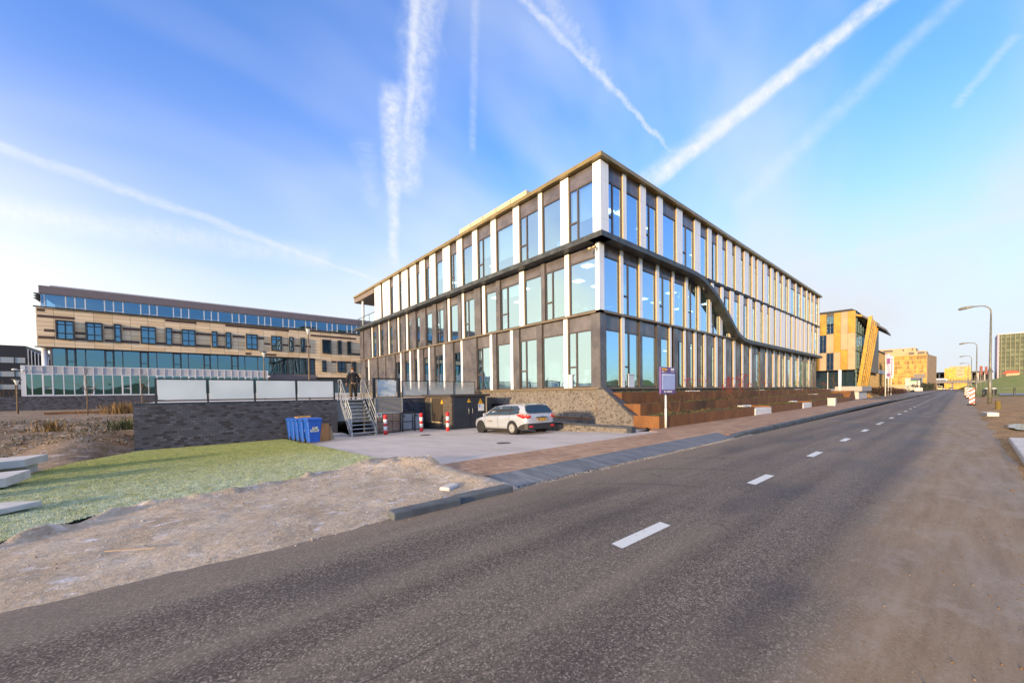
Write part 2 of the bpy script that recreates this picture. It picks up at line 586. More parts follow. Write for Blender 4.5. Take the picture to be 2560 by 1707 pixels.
M['sign_line'] = pm('sign_line', (0.27, 0.33, 0.60), 0.5)
M['galv'] = pm('galv', (0.40, 0.41, 0.40), 0.45, 0.5, var=0.15, vs=5)
M['lamp_post'] = pm('lamp_post', (0.20, 0.19, 0.15), 0.5, 0.3, var=0.2, vs=3)
M['soil'] = pm('soil', (0.075, 0.055, 0.038), 0.95, var=0.4, vs=5, bump=0.6, bs=20)
M['twig'] = pm('twig', (0.11, 0.062, 0.038), 0.85, var=0.3)
M['bark'] = pm('bark', (0.17, 0.12, 0.075), 0.9, var=0.3, vs=10)
M['berry'] = pm('berry', (0.22, 0.012, 0.014), 0.45)
M['leaf'] = pm('leaf', (0.075, 0.115, 0.028), 0.7, var=0.5, vs=4)
M['leaf_dry'] = pm('leaf_dry', (0.26, 0.14, 0.045), 0.8, var=0.4, vs=4)
M['skin'] = pm('skin', (0.40, 0.22, 0.15), 0.6)
M['jacket'] = pm('jacket', (0.018, 0.014, 0.014), 0.8, var=0.3, vs=6)
M['camo'] = pm('camo', (0.060, 0.042, 0.024), 0.9, var=0.65, vs=7)
M['cap'] = pm('cap', (0.10, 0.045, 0.02), 0.85)
M['car_white'] = pm('car_white', (0.43, 0.45, 0.49), 0.28, 0.2, coat=0.8)
M['car_glass'] = pm('car_glass', (0.018, 0.035, 0.045), 0.04, spec=0.9)
M['plastic'] = pm('plastic', (0.022, 0.020, 0.020), 0.55)
M['tail'] = pm('tail', (0.55, 0.012, 0.010), 0.15, coat=0.6)
M['tail_clear'] = pm('tail_clear', (0.70, 0.45, 0.42), 0.15, coat=0.6)
M['hubcap'] = pm('hubcap', (0.46, 0.45, 0.44), 0.35, 0.3)

# ================================================================ SETTING: ground
def gz(y):
    """Ground level: flat at the road, then falling gently away from it."""
    return 0.05 - 0.04 * max(0.0, min(y, 24.0) - 7.4)


def vnoise(x, y, s, seed=0):
    xs, ys = x * s, y * s
    xi, yi = np.floor(xs).astype(int), np.floor(ys).astype(int)
    xf, yf = xs - xi, ys - yi
    u, v = xf * xf * (3 - 2 * xf), yf * yf * (3 - 2 * yf)

    def h(a, b):
        n = (a * 374761393 + b * 668265263 + seed * 1442695) & 0x7fffffff
        n = ((n ^ (n >> 13)) * 1274126177) & 0x7fffffff
        return ((n ^ (n >> 16)) & 0xffff) / 65535.0
    return (h(xi, yi) * (1 - u) + h(xi + 1, yi) * u) * (1 - v) + (h(xi, yi + 1) * (1 - u) + h(xi + 1, yi + 1) * u) * v


def fbm(x, y, s, o=4, seed=0):
    r, a, t = 0, 1.0, 0
    for k in range(o):
        r = r + a * vnoise(x, y, s * 2 ** k, seed + k)
        t += a
        a *= 0.5
    return r / t - 0.5


def grid_mesh(name, xs, ys, fz, mats, keep=None):
    X, Y = np.meshgrid(xs, ys)
    Z = fz(X, Y)
    nx, ny = len(xs), len(ys)
    v = np.stack([X.ravel(), Y.ravel(), Z.ravel()], 1)
    i = np.arange(nx * (ny - 1)).reshape(ny - 1, nx)[:, :-1].ravel()
    f = np.stack([i, i + 1, i + nx + 1, i + nx], 1)
    if keep is not None:
        cx, cy = v[f][:, :, 0].mean(1), v[f][:, :, 1].mean(1)
        f = f[keep(cx, cy)]
        used = np.unique(f)
        mp = -np.ones(len(v), int)
        mp[used] = np.arange(len(used))
        v, f = v[used], mp[f]
    me = bpy.data.meshes.new(name)
    me.from_pydata(v.tolist(), [], f.tolist())
    me.materials.append(mats)
    me.polygons.foreach_set('use_smooth', [True] * len(me.polygons))
    o = bpy.data.objects.new(name, me)
    C.objects.link(o)
    WL[o.name] = Vector((0, 0, 0))
    return o


def inpoly(px, py, poly):
    r = np.zeros(px.shape, bool)
    n = len(poly)
    for k in range(n):
        x0, y0 = poly[k]
        x1, y1 = poly[(k + 1) % n]
        c = ((y0 > py) != (y1 > py)) & (px < (x1 - x0) * (py - y0) / (y1 - y0 + 1e-12) + x0)
        r ^= c
    return r


# -- materials
m_, t_, i_ = cust('asphalt', 0.8)
p_ = t_.pos()
s_ = t_.sep(p_)
fine = t_.noise(p_, 130.0, 2.0, 0.7)
grit = t_.n('ShaderNodeTexVoronoi', {'Vector': p_, 'Scale': 88.0}).outputs['Color']
gs = t_.sep(grit)[0]
c_ = t_.ramp(gs, [(0.0, (0.050, 0.038, 0.031)), (0.40, (0.128, 0.100, 0.080)), (0.8, (0.215, 0.172, 0.138)), (0.96, (0.40, 0.335, 0.27))])
c_ = t_.mix(t_.mr(fine, 0.35, 0.7, 0.0, 0.55), c_, (0.066, 0.051, 0.043))
stre = t_.noise(t_.vmul(p_, (0.10, 1.5, 1.0)), 1.0, 5.0, 0.6)
c_ = t_.mix(t_.mr(stre, 0.40, 0.66, 0.0, 0.85), c_, t_.mix(0.5, c_, (0.27, 0.215, 0.165)), 'MIX')
# polished wheel paths and a longitudinal seam
for wy, wd in ((3.75, 0.30), (2.95, 0.26), (1.65, 0.30), (0.85, 0.30)):
    wob = t_.m('ADD', s_[1], t_.m('MULTIPLY', t_.m('SUBTRACT', t_.noise(t_.vmul(p_, (0.12, 0.3, 1.0)), 1.0, 3.0), 0.5), 0.5))
    c_ = t_.mix(t_.mr(t_.m('ABSOLUTE', t_.m('SUBTRACT', wob, wy)), 0.0, wd, 0.42, 0.0), c_, t_.vmul(c_, (0.55, 0.54, 0.55)))
seam = t_.m('ABSOLUTE', t_.m('SUBTRACT', t_.m('ADD', s_[1], t_.m('MULTIPLY', t_.m('SUBTRACT', t_.noise(p_, 1.5, 4.0), 0.5), 0.06)), 2.18))
c_ = t_.mix(t_.m('MULTIPLY', t_.mr(seam, 0.004, 0.012, 0.55, 0.0), t_.mr(t_.noise(p_, 0.5, 2.0), 0.5, 0.6)), c_, (0.02, 0.017, 0.015))
oil = t_.noise(p_, 1.7, 3.0, 0.6)
c_ = t_.mix(t_.mr(oil, 0.68, 0.76, 0.0, 0.55), c_, (0.030, 0.025, 0.023))
patch = t_.noise(t_.vmul(p_, (0.35, 0.9, 1.0)), 0.9, 5.0, 0.6)
c_ = t_.mix(t_.mr(patch, 0.46, 0.68, 0.0, 0.8), c_, t_.vmul(c_, (0.50, 0.48, 0.50)))
# dusty edges: blown sand along the right side, thin dust along the kerb
ed = t_.m('ADD', s_[1], t_.m('MULTIPLY', t_.m('SUBTRACT', t_.noise(t_.vmul(p_, (0.30, 1.0, 1.0)), 1.1, 6.0, 0.62), 0.5), 1.1))
sand_c = t_.ramp(t_.noise(t_.vmul(p_, (0.25, 2.2, 1.0)), 2.2, 8.0, 0.7), [(0.28, (0.19, 0.12, 0.058)), (0.5, (0.285, 0.197, 0.115)), (0.72, (0.36, 0.275, 0.19))])
sand_c = t_.mix(t_.mr(t_.noise(p_, 34.0, 7.0, 0.75), 0.52, 0.70, 0.0, 0.7), sand_c, (0.10, 0.062, 0.032))
sand_c = t_.mix(t_.mr(t_.noise(t_.vmul(p_, (0.7, 1.0, 1.0)), 1.9, 9.0, 0.75), 0.50, 0.60, 0.0, 0.6), sand_c, (0.36, 0.28, 0.21))
sand_c = t_.mix(t_.mr(gs, 0.3, 0.95, 0.0, 0.35), sand_c, c_)
c_ = t_.mix(t_.mr(ed, 0.25, 0.95, 0.92, 0.0), c_, sand_c)
c_ = t_.mix(t_.mr(ed, 3.9, 4.9, 0.0, 0.8), c_, t_.mix(0.55, c_, (0.27, 0.20, 0.145)))
# tyre scrub marks turning into the driveway
wx = t_.m('ADD', s_[0], t_.m('MULTIPLY', t_.m('POWER', t_.m('SUBTRACT', s_[1], 2.4), 2.0), 0.35))
rub = t_.m('ABSOLUTE', t_.m('SUBTRACT', t_.m('MODULO', wx, 1.9), 0.9))
inn = t_.m('MULTIPLY', t_.m('MULTIPLY', t_.mr(s_[0], 4.6, 6.0), t_.mr(s_[0], 9.0, 11.0, 1, 0)), t_.m('MULTIPLY', t_.mr(s_[1], 2.6, 3.2), t_.mr(s_[1], 4.2, 4.7, 1, 0)))
c_ = t_.mix(t_.m('MULTIPLY', t_.mr(rub, 0.02, 0.10, 0.40, 0.0), inn), c_, (0.035, 0.03, 0.03))
t_.put(i_['Base Color'], c_)
t_.put(i_['Normal'], t_.bump(t_.m('ADD', gs, t_.m('MULTIPLY', fine, 0.6)), 0.35, 0.006))
t_.put(i_['Roughness'], t_.mr(patch, 0.4, 0.7, 0.85, 0.62))
M['asphalt'] = m_


def earth(name, stops, sc, frost=0.0, bumpd=0.05, peb=0.0):
    m, t, i = cust(name, 0.95)
    p = t.pos()
    a = t.noise(p, sc, 9.0, 0.68)
    c = t.ramp(a, stops)
    b = t.noise(p, sc * 14, 5.0, 0.7)
    c = t.mix(t.mr(b, 0.3, 0.7, 0.0, 0.55), c, t.vmul(c, (0.5, 0.48, 0.46)))
    if peb:
        v = t.n('ShaderNodeTexVoronoi', {'Vector': p, 'Scale': 38.0})
        vs = t.sep(v.outputs['Color'])[0]
        c = t.mix(t.mr(vs, 1 - peb, 1.0, 0.0, 0.9), c, (0.56, 0.47, 0.38))
    if frost:
        fz = t.noise(t.vmul(p, (1.0, 1.7, 1.0)), sc * 2.2, 8.0, 0.75)
        nz = t.sep(t.n('ShaderNodeNewGeometry').outputs['Normal'])[2]
        ff = t.m('MULTIPLY', t.mr(fz, 0.54, 0.68, 0.0, frost), t.mr(nz, 0.75, 0.98))
        c = t.mix(ff, c, (0.62, 0.60, 0.64))
    t.put(i['Base Color'], c)
    h = t.m('ADD', t.noise(p, sc * 6, 6.0, 0.7), t.m('MULTIPLY', b, 0.4))
    t.put(i['Normal'], t.bump(h, 0.7, bumpd))
    return m


M['earth_far'] = earth('earth_far', [(0.3, (0.06, 0.055, 0.03)), (0.7, (0.12, 0.095, 0.055))], 0.08)
M['gravel'] = earth('gravel', [(0.28, (0.33, 0.255, 0.185)), (0.5, (0.48, 0.385, 0.295)), (0.75, (0.62, 0.53, 0.44))], 1.3, 0.9, 0.035, 0.08)
M['dirt'] = earth('dirt', [(0.3, (0.13, 0.086, 0.052)), (0.5, (0.22, 0.15, 0.098)), (0.72, (0.34, 0.255, 0.19))], 0.8, 0.70, 0.09, 0.06)
M['verge'] = earth('verge', [(0.3, (0.20, 0.11, 0.034)), (0.5, (0.33, 0.19, 0.072)), (0.72, (0.46, 0.30, 0.15))], 0.9, 0.0, 0.08, 0.10)
M['hill_grass'] = earth('hill_grass', [(0.3, (0.17, 0.21, 0.028)), (0.5, (0.26, 0.28, 0.042)), (0.75, (0.38, 0.31, 0.08))], 0.35, 0.0, 0.05)

m_, t_, i_ = cust('lawn', 0.9)
p_ = t_.pos()
s_ = t_.sep(p_)
g_ = t_.ramp(t_.noise(p_, 3.2, 8.0, 0.72), [(0.28, (0.20, 0.24, 0.055)), (0.52, (0.34, 0.365, 0.115)), (0.75, (0.46, 0.44, 0.20))])
fr_ = t_.m('ADD', t_.mr(t_.m('ADD', s_[1], t_.m('MULTIPLY', t_.noise(p_, 0.6, 4.0), 4.0)), 9.0, 18.5, 1.0, 0.0), 0.0)
fr_ = t_.m('MULTIPLY', fr_, t_.mr(t_.noise(p_, 5.0, 8.0, 0.75), 0.32, 0.62, 0.18, 0.92))
g_ = t_.mix(fr_, g_, (0.60, 0.66, 0.52))
t_.put(i_['Base Color'], g_)
t_.put(i_['Normal'], t_.bump(t_.noise(p_, 90.0, 4.0, 0.7), 0.6, 0.03))
M['lawn'] = m_

m_, t_, i_ = cust('paver', 0.8)
p_ = t_.pos()
s_ = t_.sep(p_)
bt = t_.n('ShaderNodeTexBrick', {'Vector': t_.comb(s_[1], s_[0], 0.0), 'Color1': (0, 0, 0), 'Color2': (1, 1, 1), 'Mortar': (0.5,) * 3, 'Scale': 1.0,
                                 'Mortar Size': 0.004, 'Brick Width': 0.21, 'Row Height': 0.07, 'Mortar Smooth': 0.1})
c_ = t_.ramp(bt.outputs['Color'], [(0.0, (0.36, 0.21, 0.135)), (0.35, (0.44, 0.26, 0.165)), (0.7, (0.30, 0.18, 0.125)), (0.88, (0.50, 0.32, 0.21))], 'CONSTANT')
w_ = t_.noise(t_.vmul(p_, (0.35, 2.6, 1.0)), 1.2, 7.0, 0.68)
c_ = t_.mix(t_.mr(w_, 0.42, 0.70, 0.0, 0.55), c_, (0.58, 0.41, 0.29))
c_ = t_.mix(t_.mr(t_.noise(p_, 0.8, 5.0), 0.45, 0.75, 0.0, 0.45), c_, (0.18, 0.11, 0.08))
c_ = t_.mix(t_.m('MULTIPLY', bt.outputs['Fac'], 0.7), c_, (0.10, 0.07, 0.055))
t_.put(i_['Base Color'], c_)
t_.put(i_['Normal'], t_.bump(t_.m('SUBTRACT', 1.0, bt.outputs['Fac']), 0.35, 0.006))
M['paver'] = m_

m_, t_, i_ = cust('yard_concrete', 0.72)
p_ = t_.pos()
s_ = t_.sep(p_)
w_ = t_.noise(t_.vmul(p_, (1.3, 0.5, 1.0)), 0.8, 8.0, 0.66)
c_ = t_.ramp(w_, [(0.28, (0.42, 0.37, 0.345)), (0.5, (0.54, 0.48, 0.45)), (0.72, (0.62, 0.56, 0.53))])
jt = t_.n('ShaderNodeTexBrick', {'Vector': p_, 'Color1': (0, 0, 0), 'Color2': (1, 1, 1), 'Scale': 1.0, 'Mortar Size': 0.008, 'Brick Width': 2.0, 'Row Height': 2.0})
jt.offset = 0.0
c_ = t_.mix(t_.mr(t_.sep(jt.outputs['Color'])[0], 0, 1, 0.0, 0.14), c_, (0.38, 0.34, 0.32))
c_ = t_.mix(t_.m('MULTIPLY', jt.outputs['Fac'], 0.6), c_, (0.17, 0.155, 0.145))
c_ = t_.mix(t_.mr(t_.noise(p_, 3.4, 8.0, 0.75), 0.60, 0.74, 0.0, 0.45), c_, (0.28, 0.235, 0.195))
t_.put(i_['Base Color'], c_)
t_.put(i_['Normal'], t_.bump(t_.noise(p_, 45.0, 5.0), 0.15, 0.01))
M['yard'] = m_

m_, t_, i_ = cust('slab_grey', 0.55)
p_ = t_.pos()
s_ = t_.sep(p_)
jn = t_.m('ABSOLUTE', t_.m('SUBTRACT', t_.m('FRACT', s_[0]), 0.5))
c_ = t_.mix(t_.mr(t_.noise(t_.vmul(p_, (3.0, 0.7, 1.0)), 1.6, 7.0, 0.7), 0.35, 0.72), (0.105, 0.12, 0.145), (0.24, 0.25, 0.275))
wn = t_.n('ShaderNodeTexWhiteNoise', {'W': t_.m('FLOOR', t_.m('ADD', s_[0], 0.0))}, noise_dimensions='1D').outputs[0]
c_ = t_.mix(t_.m('MULTIPLY', wn, 0.35), c_, (0.075, 0.088, 0.11))
c_ = t_.mix(t_.mr(jn, 0.484, 0.493, 0.0, 0.7), c_, (0.34, 0.33, 0.32))
t_.put(i_['Base Color'], c_)
M['slab_grey'] = m_
M['kerb'] = pm('kerb', (0.085, 0.095, 0.105), 0.6, var=0.3, vs=2.0, bump=0.2)
M['path'] = pm('path', (0.26, 0.22, 0.26), 0.8, var=0.15, vs=0.8)

m_, t_, i_ = cust('paint', 0.6)
p_ = t_.pos()
c_ = t_.mix(t_.mr(t_.noise(p_, 9.0, 8.0, 0.75), 0.55, 0.72, 0.0, 0.75), (0.70, 0.70, 0.68), (0.20, 0.18, 0.165))
t_.put(i_['Base Color'], c_)
M['paint'] = m_

# -- sheets
b = MB(); b.quad([(-4000, -4000, -1.6), (4000, -4000, -1.6), (4000, 4000, -1.6), (-4000, 4000, -1.6)])
struct(b.build('ground', M['earth_far']))

b = MB(); b.quad([(-60, -0.85, 0), (900, -0.85, 0), (900, 4.85, 0), (-60, 4.85, 0)])
struct(b.build('road', M['asphalt']))

b = MB()
for k in range(40):
    x = 3.42 + 3.98 * k if k < 5 else 24.1 + 4.36 * (k - 6) if k > 5 else 23.6 - 0.0
    if k == 5:
        x = 23.4
    y = 2.33 + 0.0035 * max(0, x - 10)
    b.quad([(x - 0.02, y - 0.075, 0.004), (x + 1.0, y - 0.075, 0.004), (x + 1.03, y + 0.075, 0.004), (x + 0.01, y + 0.075, 0.004)])
struct(b.build('lane_markings', M['paint']))
b = MB()
b.quad([(24.6, 2.55, 0.0035), (24.8, 2.55, 0.0035), (24.8, 4.1, 0.0035), (24.6, 4.1, 0.0035)])
b.quad([(31.6, 1.0, 0.0035), (31.85, 1.0, 0.0035), (31.85, 2.2, 0.0035), (31.6, 2.2, 0.0035)])
b.quad([(24.6, 1.6, 0.0035), (24.8, 1.6, 0.0035), (24.8, 2.1, 0.0035), (24.6, 2.1, 0.0035)])
struct(b.build('worn_road_marks', pm('worn_mark', (0.26, 0.24, 0.22), 0.7, var=0.4, vs=12)))


def yk(x):
    return float(np.interp(x, [14, 30, 42, 64, 70, 200], [5.02, 5.28, 5.5, 5.62, 5.45, 5.6]))


b = MB(); b.quad([(-20, 4.6, -0.03), (16, 4.6, -0.03), (16, 9.0, -0.06), (-20, 9.0, -0.06)])
struct(b.build('earth_base', M['gravel']))
# driveway slabs sloping down to the road
b = MB()
b.prism([(4.2, 4.98, 0.012), (14.2, 4.98, 0.012), (14.95, 5.80, 0.070), (4.35, 5.80, 0.070)], (0, 0, -0.2))
struct(b.build('driveway_slabs', M['slab_grey']))
b = MB()
xs = [14.0] + list(np.arange(15, 70, 1.0)) + [69.4]
for a, c in zip(xs[:-1], xs[1:]):
    ya, yc = yk(a), yk(c)
    za, zc = (0.02 if a < 14.5 else 0.10), 0.10
    b.prism([(a + 0.004, ya, -0.1), (c - 0.004, yc, -0.1), (c - 0.004, yc, zc - 0.015), (c - 0.004, yc + 0.015, zc), (c - 0.004, yc + 0.2, zc), (a + 0.004, ya + 0.2, za), (a + 0.004, ya + 0.015, za), (a + 0.004, ya, za - 0.015)][0:1] * 0 or [(a + 0.004, ya, -0.1), (c - 0.004, yc, -0.1), (c - 0.004, yc, zc), (a + 0.004, ya, za)], (0, 0.2, 0))
struct(b.build('kerb', M['kerb'], bevel=0.015))
# brick pavement
b = MB()
pts_in = [(3.9, 5.802, 0.071), (14.94, 5.802, 0.071)] + [(x, yk(x) + 0.2, 0.071 if x < 15 else 0.097) for x in (14.42, 20, 30, 42, 55, 64, 69)]
pts_out = [(69, 8.9, 0.097), (60, 8.75, 0.097), (38, 8.3, 0.097), (14.6, 8.2, 0.09), (13.9, 7.95, 0.075), (13.7, 7.45, 0.071), (3.9, 7.45, 0.071)]
b.prism([(x, y, z - 0.12) for x, y, z in pts_in + pts_out], (0, 0, 0.12))
struct(b.build('pavement', M['paver']))
b = MB()
b.quad([(69, 5.2, 0.05), (330, 5.6, 0.05), (330, 10.5, 0.05), (110, 10.3, 0.05), (69, 16.5, 0.05)])
struct(b.build('footpath', pm('footpath', (0.19, 0.15, 0.125), 0.85, var=0.2, vs=0.6)))
b = MB()
b.box(90, 125, 5.75, 5.95, -0.1, 0.11)
struct(b.build('far_kerb', M['kerb']))
# concrete yard, falling towards the wall
b = MB()
b.quad([(3.85, 7.45, 0.066), (13.75, 7.45, 0.066), (13.75, 8.4, 0.03), (15.95, 8.6, 0.02), (15.95, 22.1, gz(22.1)), (3.95, 22.1, gz(22.1)), (3.85, 14, gz(14))])
struct(b.build('yard', M['yard']))

# gravel strip between road and lawn, with ridges of pushed-up stones
GR = [(-14, 4.3), (4.25, 4.72), (4.32, 5.0), (4.22, 5.5), (4.12, 7.6), (3.95, 8.2), (3.95, 9.2), (-14, 9.2)]


def f_grav(X, Y):
    n = fbm(X, Y, 0.9, 5, 3)
    edge = np.clip((Y - (4.62 + 0.02 * X)) / 0.5, 0, 1)
    z = -0.012 + 0.02 * n + edge * (0.050 + 0.055 * n + 0.05 * fbm(X * 0.22 + Y * 0.5, Y * 2.2 - X * 0.35, 1.3, 4, 77))
    pile = np.exp(-((X - 3.9) ** 2 / 0.9 + (Y - 8.0) ** 2 / 0.6))
    z = z + pile * (0.20 + 0.25 * fbm(X, Y, 3.0, 4, 9))
    yl = np.interp(X, [-8, -3.2, -1.56, -0.63, 0.62, 2.3, 3.85], [6.0, 6.35, 6.84, 7.75, 7.86, 8.4, 8.86])
    ridge = np.exp(-((Y - yl + 0.03) / 0.09) ** 2)
    z = z + ridge * (0.055 + 0.16 * fbm(X, Y, 5.0, 3, 5))
    z = z + 0.02 * fbm(X, Y, 7.0, 3, 21) * edge
    z = np.where(Y > yl + 0.15, np.minimum(z, 0.046 - 0.04 * np.clip(Y - 7.4, 0, 9)), z)
    z = z + 0.075 * np.exp(-((X - 4.0) / 0.30) ** 2) * np.clip((Y - 4.9) / 0.5, 0, 1) * np.clip((8.0 - Y) / 0.5, 0, 1)
    return z


grid_o = grid_mesh('gravel_strip', np.arange(-14, 4.5, 0.06), np.arange(4.3, 9.3, 0.05), f_grav, M['gravel'], lambda x, y: inpoly(x, y, GR))
struct(grid_o)
# loose stones on it
rs = random.Random(5)
b = MB()
for k in range(1400):
    x = rs.uniform(-7, 4.2)
    y = rs.uniform(4.45, 8.3)
    if rs.random() < 0.45:
        x = rs.gauss(3.2, 1.2)
        y = rs.gauss(4.9 if rs.random() < 0.5 else 7.6, 0.25)
    if not (x < 4.3 and 4.4 < y < 8.6):
        continue
    yl = np.interp(x, [-8, -3.2, -1.56, -0.63, 0.62, 2.3, 3.85], [6.0, 6.35, 6.84, 7.75, 7.86, 8.4, 8.86])
    if y > yl:
        continue
    z = float(f_grav(np.array([[x]]), np.array([[y]]))[0, 0])
    r = rs.uniform(0.004, 0.016) * (1.8 if rs.random() < 0.04 else 1)
    b.ball((x, y, z + r * 0.3), r, 5, 3, 0 if rs.random() < 0.6 else 1, (1, rs.uniform(0.6, 1.2), 0.6))
# gritty rim along the driveway slabs
for k in range(900):
    x = rs.uniform(4.0, 14.0)
    y = 4.96 - abs(rs.gauss(0, 0.07))
    r = rs.uniform(0.005, 0.014)
    b.ball((x, y, r * 0.4), r, 5, 3, rs.choice((0, 1)), (1, 1, 0.6))
stuff(b.build('loose_gravel', [pm('stone_a', (0.30, 0.24, 0.19), 0.9), pm('stone_b', (0.44, 0.42, 0.42), 0.9)]))

# lawn
LAWN = [(-5.4, 5.9), (-3.2, 6.40), (-1.56, 6.86), (-0.63, 7.78), (0.62, 7.88), (2.3, 8.42), (3.86, 8.90), (3.86, 21.95), (-1.5, 21.95), (-1.75, 20.3), (-2.6, 18.0), (-2.9, 16.0), (-3.0, 12.0), (-3.6, 9.0), (-5.4, 7.6)]


def f_lawn(X, Y):
    return 0.075 - 0.04 * np.clip(Y - 7.4, 0, 16) + 0.07 * fbm(X, Y, 0.6, 3, 11) * 0.6 + 0.015 * fbm(X, Y, 5, 2, 12)


lw_o = grid_mesh('lawn', np.arange(-5.4, 3.9, 0.1), np.arange(5.8, 22.0, 0.1), f_lawn, M['lawn'], lambda x, y: inpoly(x, y, LAWN))
struct(lw_o)
# grass blades: three-sided tufts, one object
g = np.random.default_rng(3)
n = 300000
gx_, gy_ = g.uniform(-5.4, 3.85, n), 5.9 + 16.0 * g.power(1.0, n) * g.uniform(0, 1, n) ** 0.45
gy_ = np.clip(gy_, 5.9, 21.9)
k_ = inpoly(gx_, gy_, LAWN)
gx_, gy_ = gx_[k_], gy_[k_]
n = len(gx_)
zz = f_lawn(gx_, gy_)
hgt = g.uniform(0.010, 0.030, n)
ang = g.uniform(0, 2 * PI, n)
wv = g.uniform(0.003, 0.006, n)
lean = g.normal(0, 0.014, (n, 2))
v = np.zeros((n, 3, 3))
v[:, 0] = np.stack([gx_ - np.cos(ang) * wv, gy_ - np.sin(ang) * wv, zz - 0.004], 1)
v[:, 1] = np.stack([gx_ + np.cos(ang) * wv, gy_ + np.sin(ang) * wv, zz - 0.004], 1)
v[:, 2] = np.stack([gx_ + lean[:, 0], gy_ + lean[:, 1], zz + hgt], 1)
me = bpy.data.meshes.new('grass_blades')
me.vertices.add(n * 3)
me.vertices.foreach_set('co', v.ravel())
me.loops.add(n * 3)
me.loops.foreach_set('vertex_index', np.arange(n * 3))
me.polygons.add(n)
me.polygons.foreach_set('loop_start', np.arange(0, n * 3, 3))
me.update(calc_edges=True)
me.materials.append(M['lawn'])
o = bpy.data.objects.new('grass_blades', me)
C.objects.link(o)
stuff(o)

# dirt on the left: a hollow behind the lawn, then a bank up to the terrace level
def f_dirt(X, Y):
    base = np.interp(Y, [6, 14, 20, 23.5, 27.5, 31, 64], [-0.05, -0.32, -0.62, -0.55, 0.28, 0.62, 0.62])
    base = np.where((X > -2.4) & (Y < 22), np.minimum(base, -0.75 + 0.0 * Y), base)
    n = 0.38 * fbm(X, Y, 0.35, 5, 31) + 0.14 * fbm(X, Y, 1.6, 4, 33)
    mound = 0.5 * np.exp(-((X + 3.3) ** 2 / 1.6 + (Y - 23.0) ** 2 / 6.0))
    flat = np.clip((31 - Y) / 3, 0.12, 1)
    return base + n * flat + mound


dx = np.concatenate([np.arange(-60, -14, 0.8), np.arange(-14, -1.0, 0.14)])
dy = np.concatenate([np.arange(6, 14, 0.3), np.arange(14, 34, 0.14), np.arange(34, 64, 0.6)])
struct(grid_mesh('dirt_bank', dx, dy, f_dirt, M['dirt'], lambda x, y: ~((x > -1.45) & (y > 21.9))))
# terrace deck behind the panel wall
b = MB(); b.box(-1.45, 15.9, 22.35, 57.0, 0.2, 1.36)
struct(b.build('terrace', M['concrete']))
b = MB(); b.box(-1.5, 40, 57.0, 62.0, -1.0, 1.9)
struct(b.build('upper_terrace', M['concrete']))

# verge on the right
def f_verge(X, Y):
    n = fbm(X, Y, 0.5, 5, 41)
    e = np.clip((-0.62 - Y) / 0.5, 0, 1)
    hill = 5.2 * np.clip((X - 120) / 80, 0, 1) ** 1.3 * np.clip((1.0 - Y) / 12, 0, 1) ** 0.75
    return -0.015 + e * (0.05 + 0.16 * n * np.clip((90 - X) / 40, 0.15, 1)) + np.where(Y < -1.2, hill, 0)


vx = np.concatenate([np.arange(4, 60, 0.22), np.arange(60, 130, 1.0), np.arange(130, 470, 5.0)])
vy = np.concatenate([np.arange(-70, -9, 3.0), np.arange(-9, -0.55, 0.12)])
struct(grid_mesh('verge', vx, vy, f_verge, M['verge'], lambda x, y: x < 128))
struct(grid_mesh('grass_hill', vx, vy, lambda X, Y: f_verge(X, Y) + 0.03, M['hill_grass'], lambda x, y: x > 96))
b = MB(); b.quad([(101, -4.2, 0.16), (104, -7.5, 0.16), (190, -13.5, 0.30), (160, -6.3, 0.22)])
struct(b.build('cycle_path', M['path']))
# clods and pebbles kicked onto the sandy edge
b = MB()
for k in range(700):
    x = 3.0 + 34.0 * rs.random() ** 1.6
    y = rs.gauss(-0.72, 0.30) if rs.random() < 0.75 else rs.uniform(-0.6, 0.5)
    if y > 0.7:
        continue
    r = rs.uniform(0.004, 0.012) * (2.2 if rs.random() < 0.05 and y < -0.5 else 1)
    b.ball((x, y, (0.0 if y > -0.62 else 0.03) + r * 0.3), r, 5, 3, rs.choice((0, 0, 1)), (1.2, 0.9, 0.6))
stuff(b.build('loose_clods', [pm('clod_a', (0.17, 0.105, 0.05), 0.95), pm('clod_b', (0.24, 0.18, 0.13), 0.95)]))
# unseen embankment added across the road to darken the office window reflections
struct(grid_mesh('reflection_bank', np.arange(-60, 125, 2.5), np.arange(-75, -30, 1.5), lambda X, Y: 5.5 * np.clip((-32 - Y) / 14, 0, 1) ** 0.8 + 1.6 * fbm(X, Y, 0.09, 4, 55) * np.clip((-32 - Y) / 6, 0, 1) - 0.2, M['hill_grass']))
# puddles with ice on the verge
M['puddle'] = pm('puddle', (0.42, 0.50, 0.62), 0.10, var=0.15, vs=2.0)
for (cx, cy, rx, ry) in ((23.6, -1.52, 1.9, 0.38), (15.6, -1.45, 0.9, 0.20), (30.5, -2.3, 1.2, 0.35)):
    b = MB()
    b.quad([(cx + rx * math.cos(a) * rs.uniform(0.75, 1.1), cy + ry * math.sin(a) * rs.uniform(0.75, 1.1), 0.105) for a in np.linspace(0, 2 * PI, 22)[:-1]])
    struct(b.build('puddle', M['puddle']))

# ================================================================ MAIN OFFICE BUILDING
X0, Y0 = 15.91, 11.64
ZB, Z1, Z2, Z3 = 1.80, 5.74, 9.50, 13.10
LR, LL = 45.5, 35.2
OB = thing('office_building', 'three-storey office with white and dark fins, and a black ribbon snaking down its front', 'office building', (X0, Y0, 0))


def P3(fac, s, d, z):
    return (X0 + s, Y0 + d, z) if fac == 'R' else (X0 + d, Y0 + s, z)


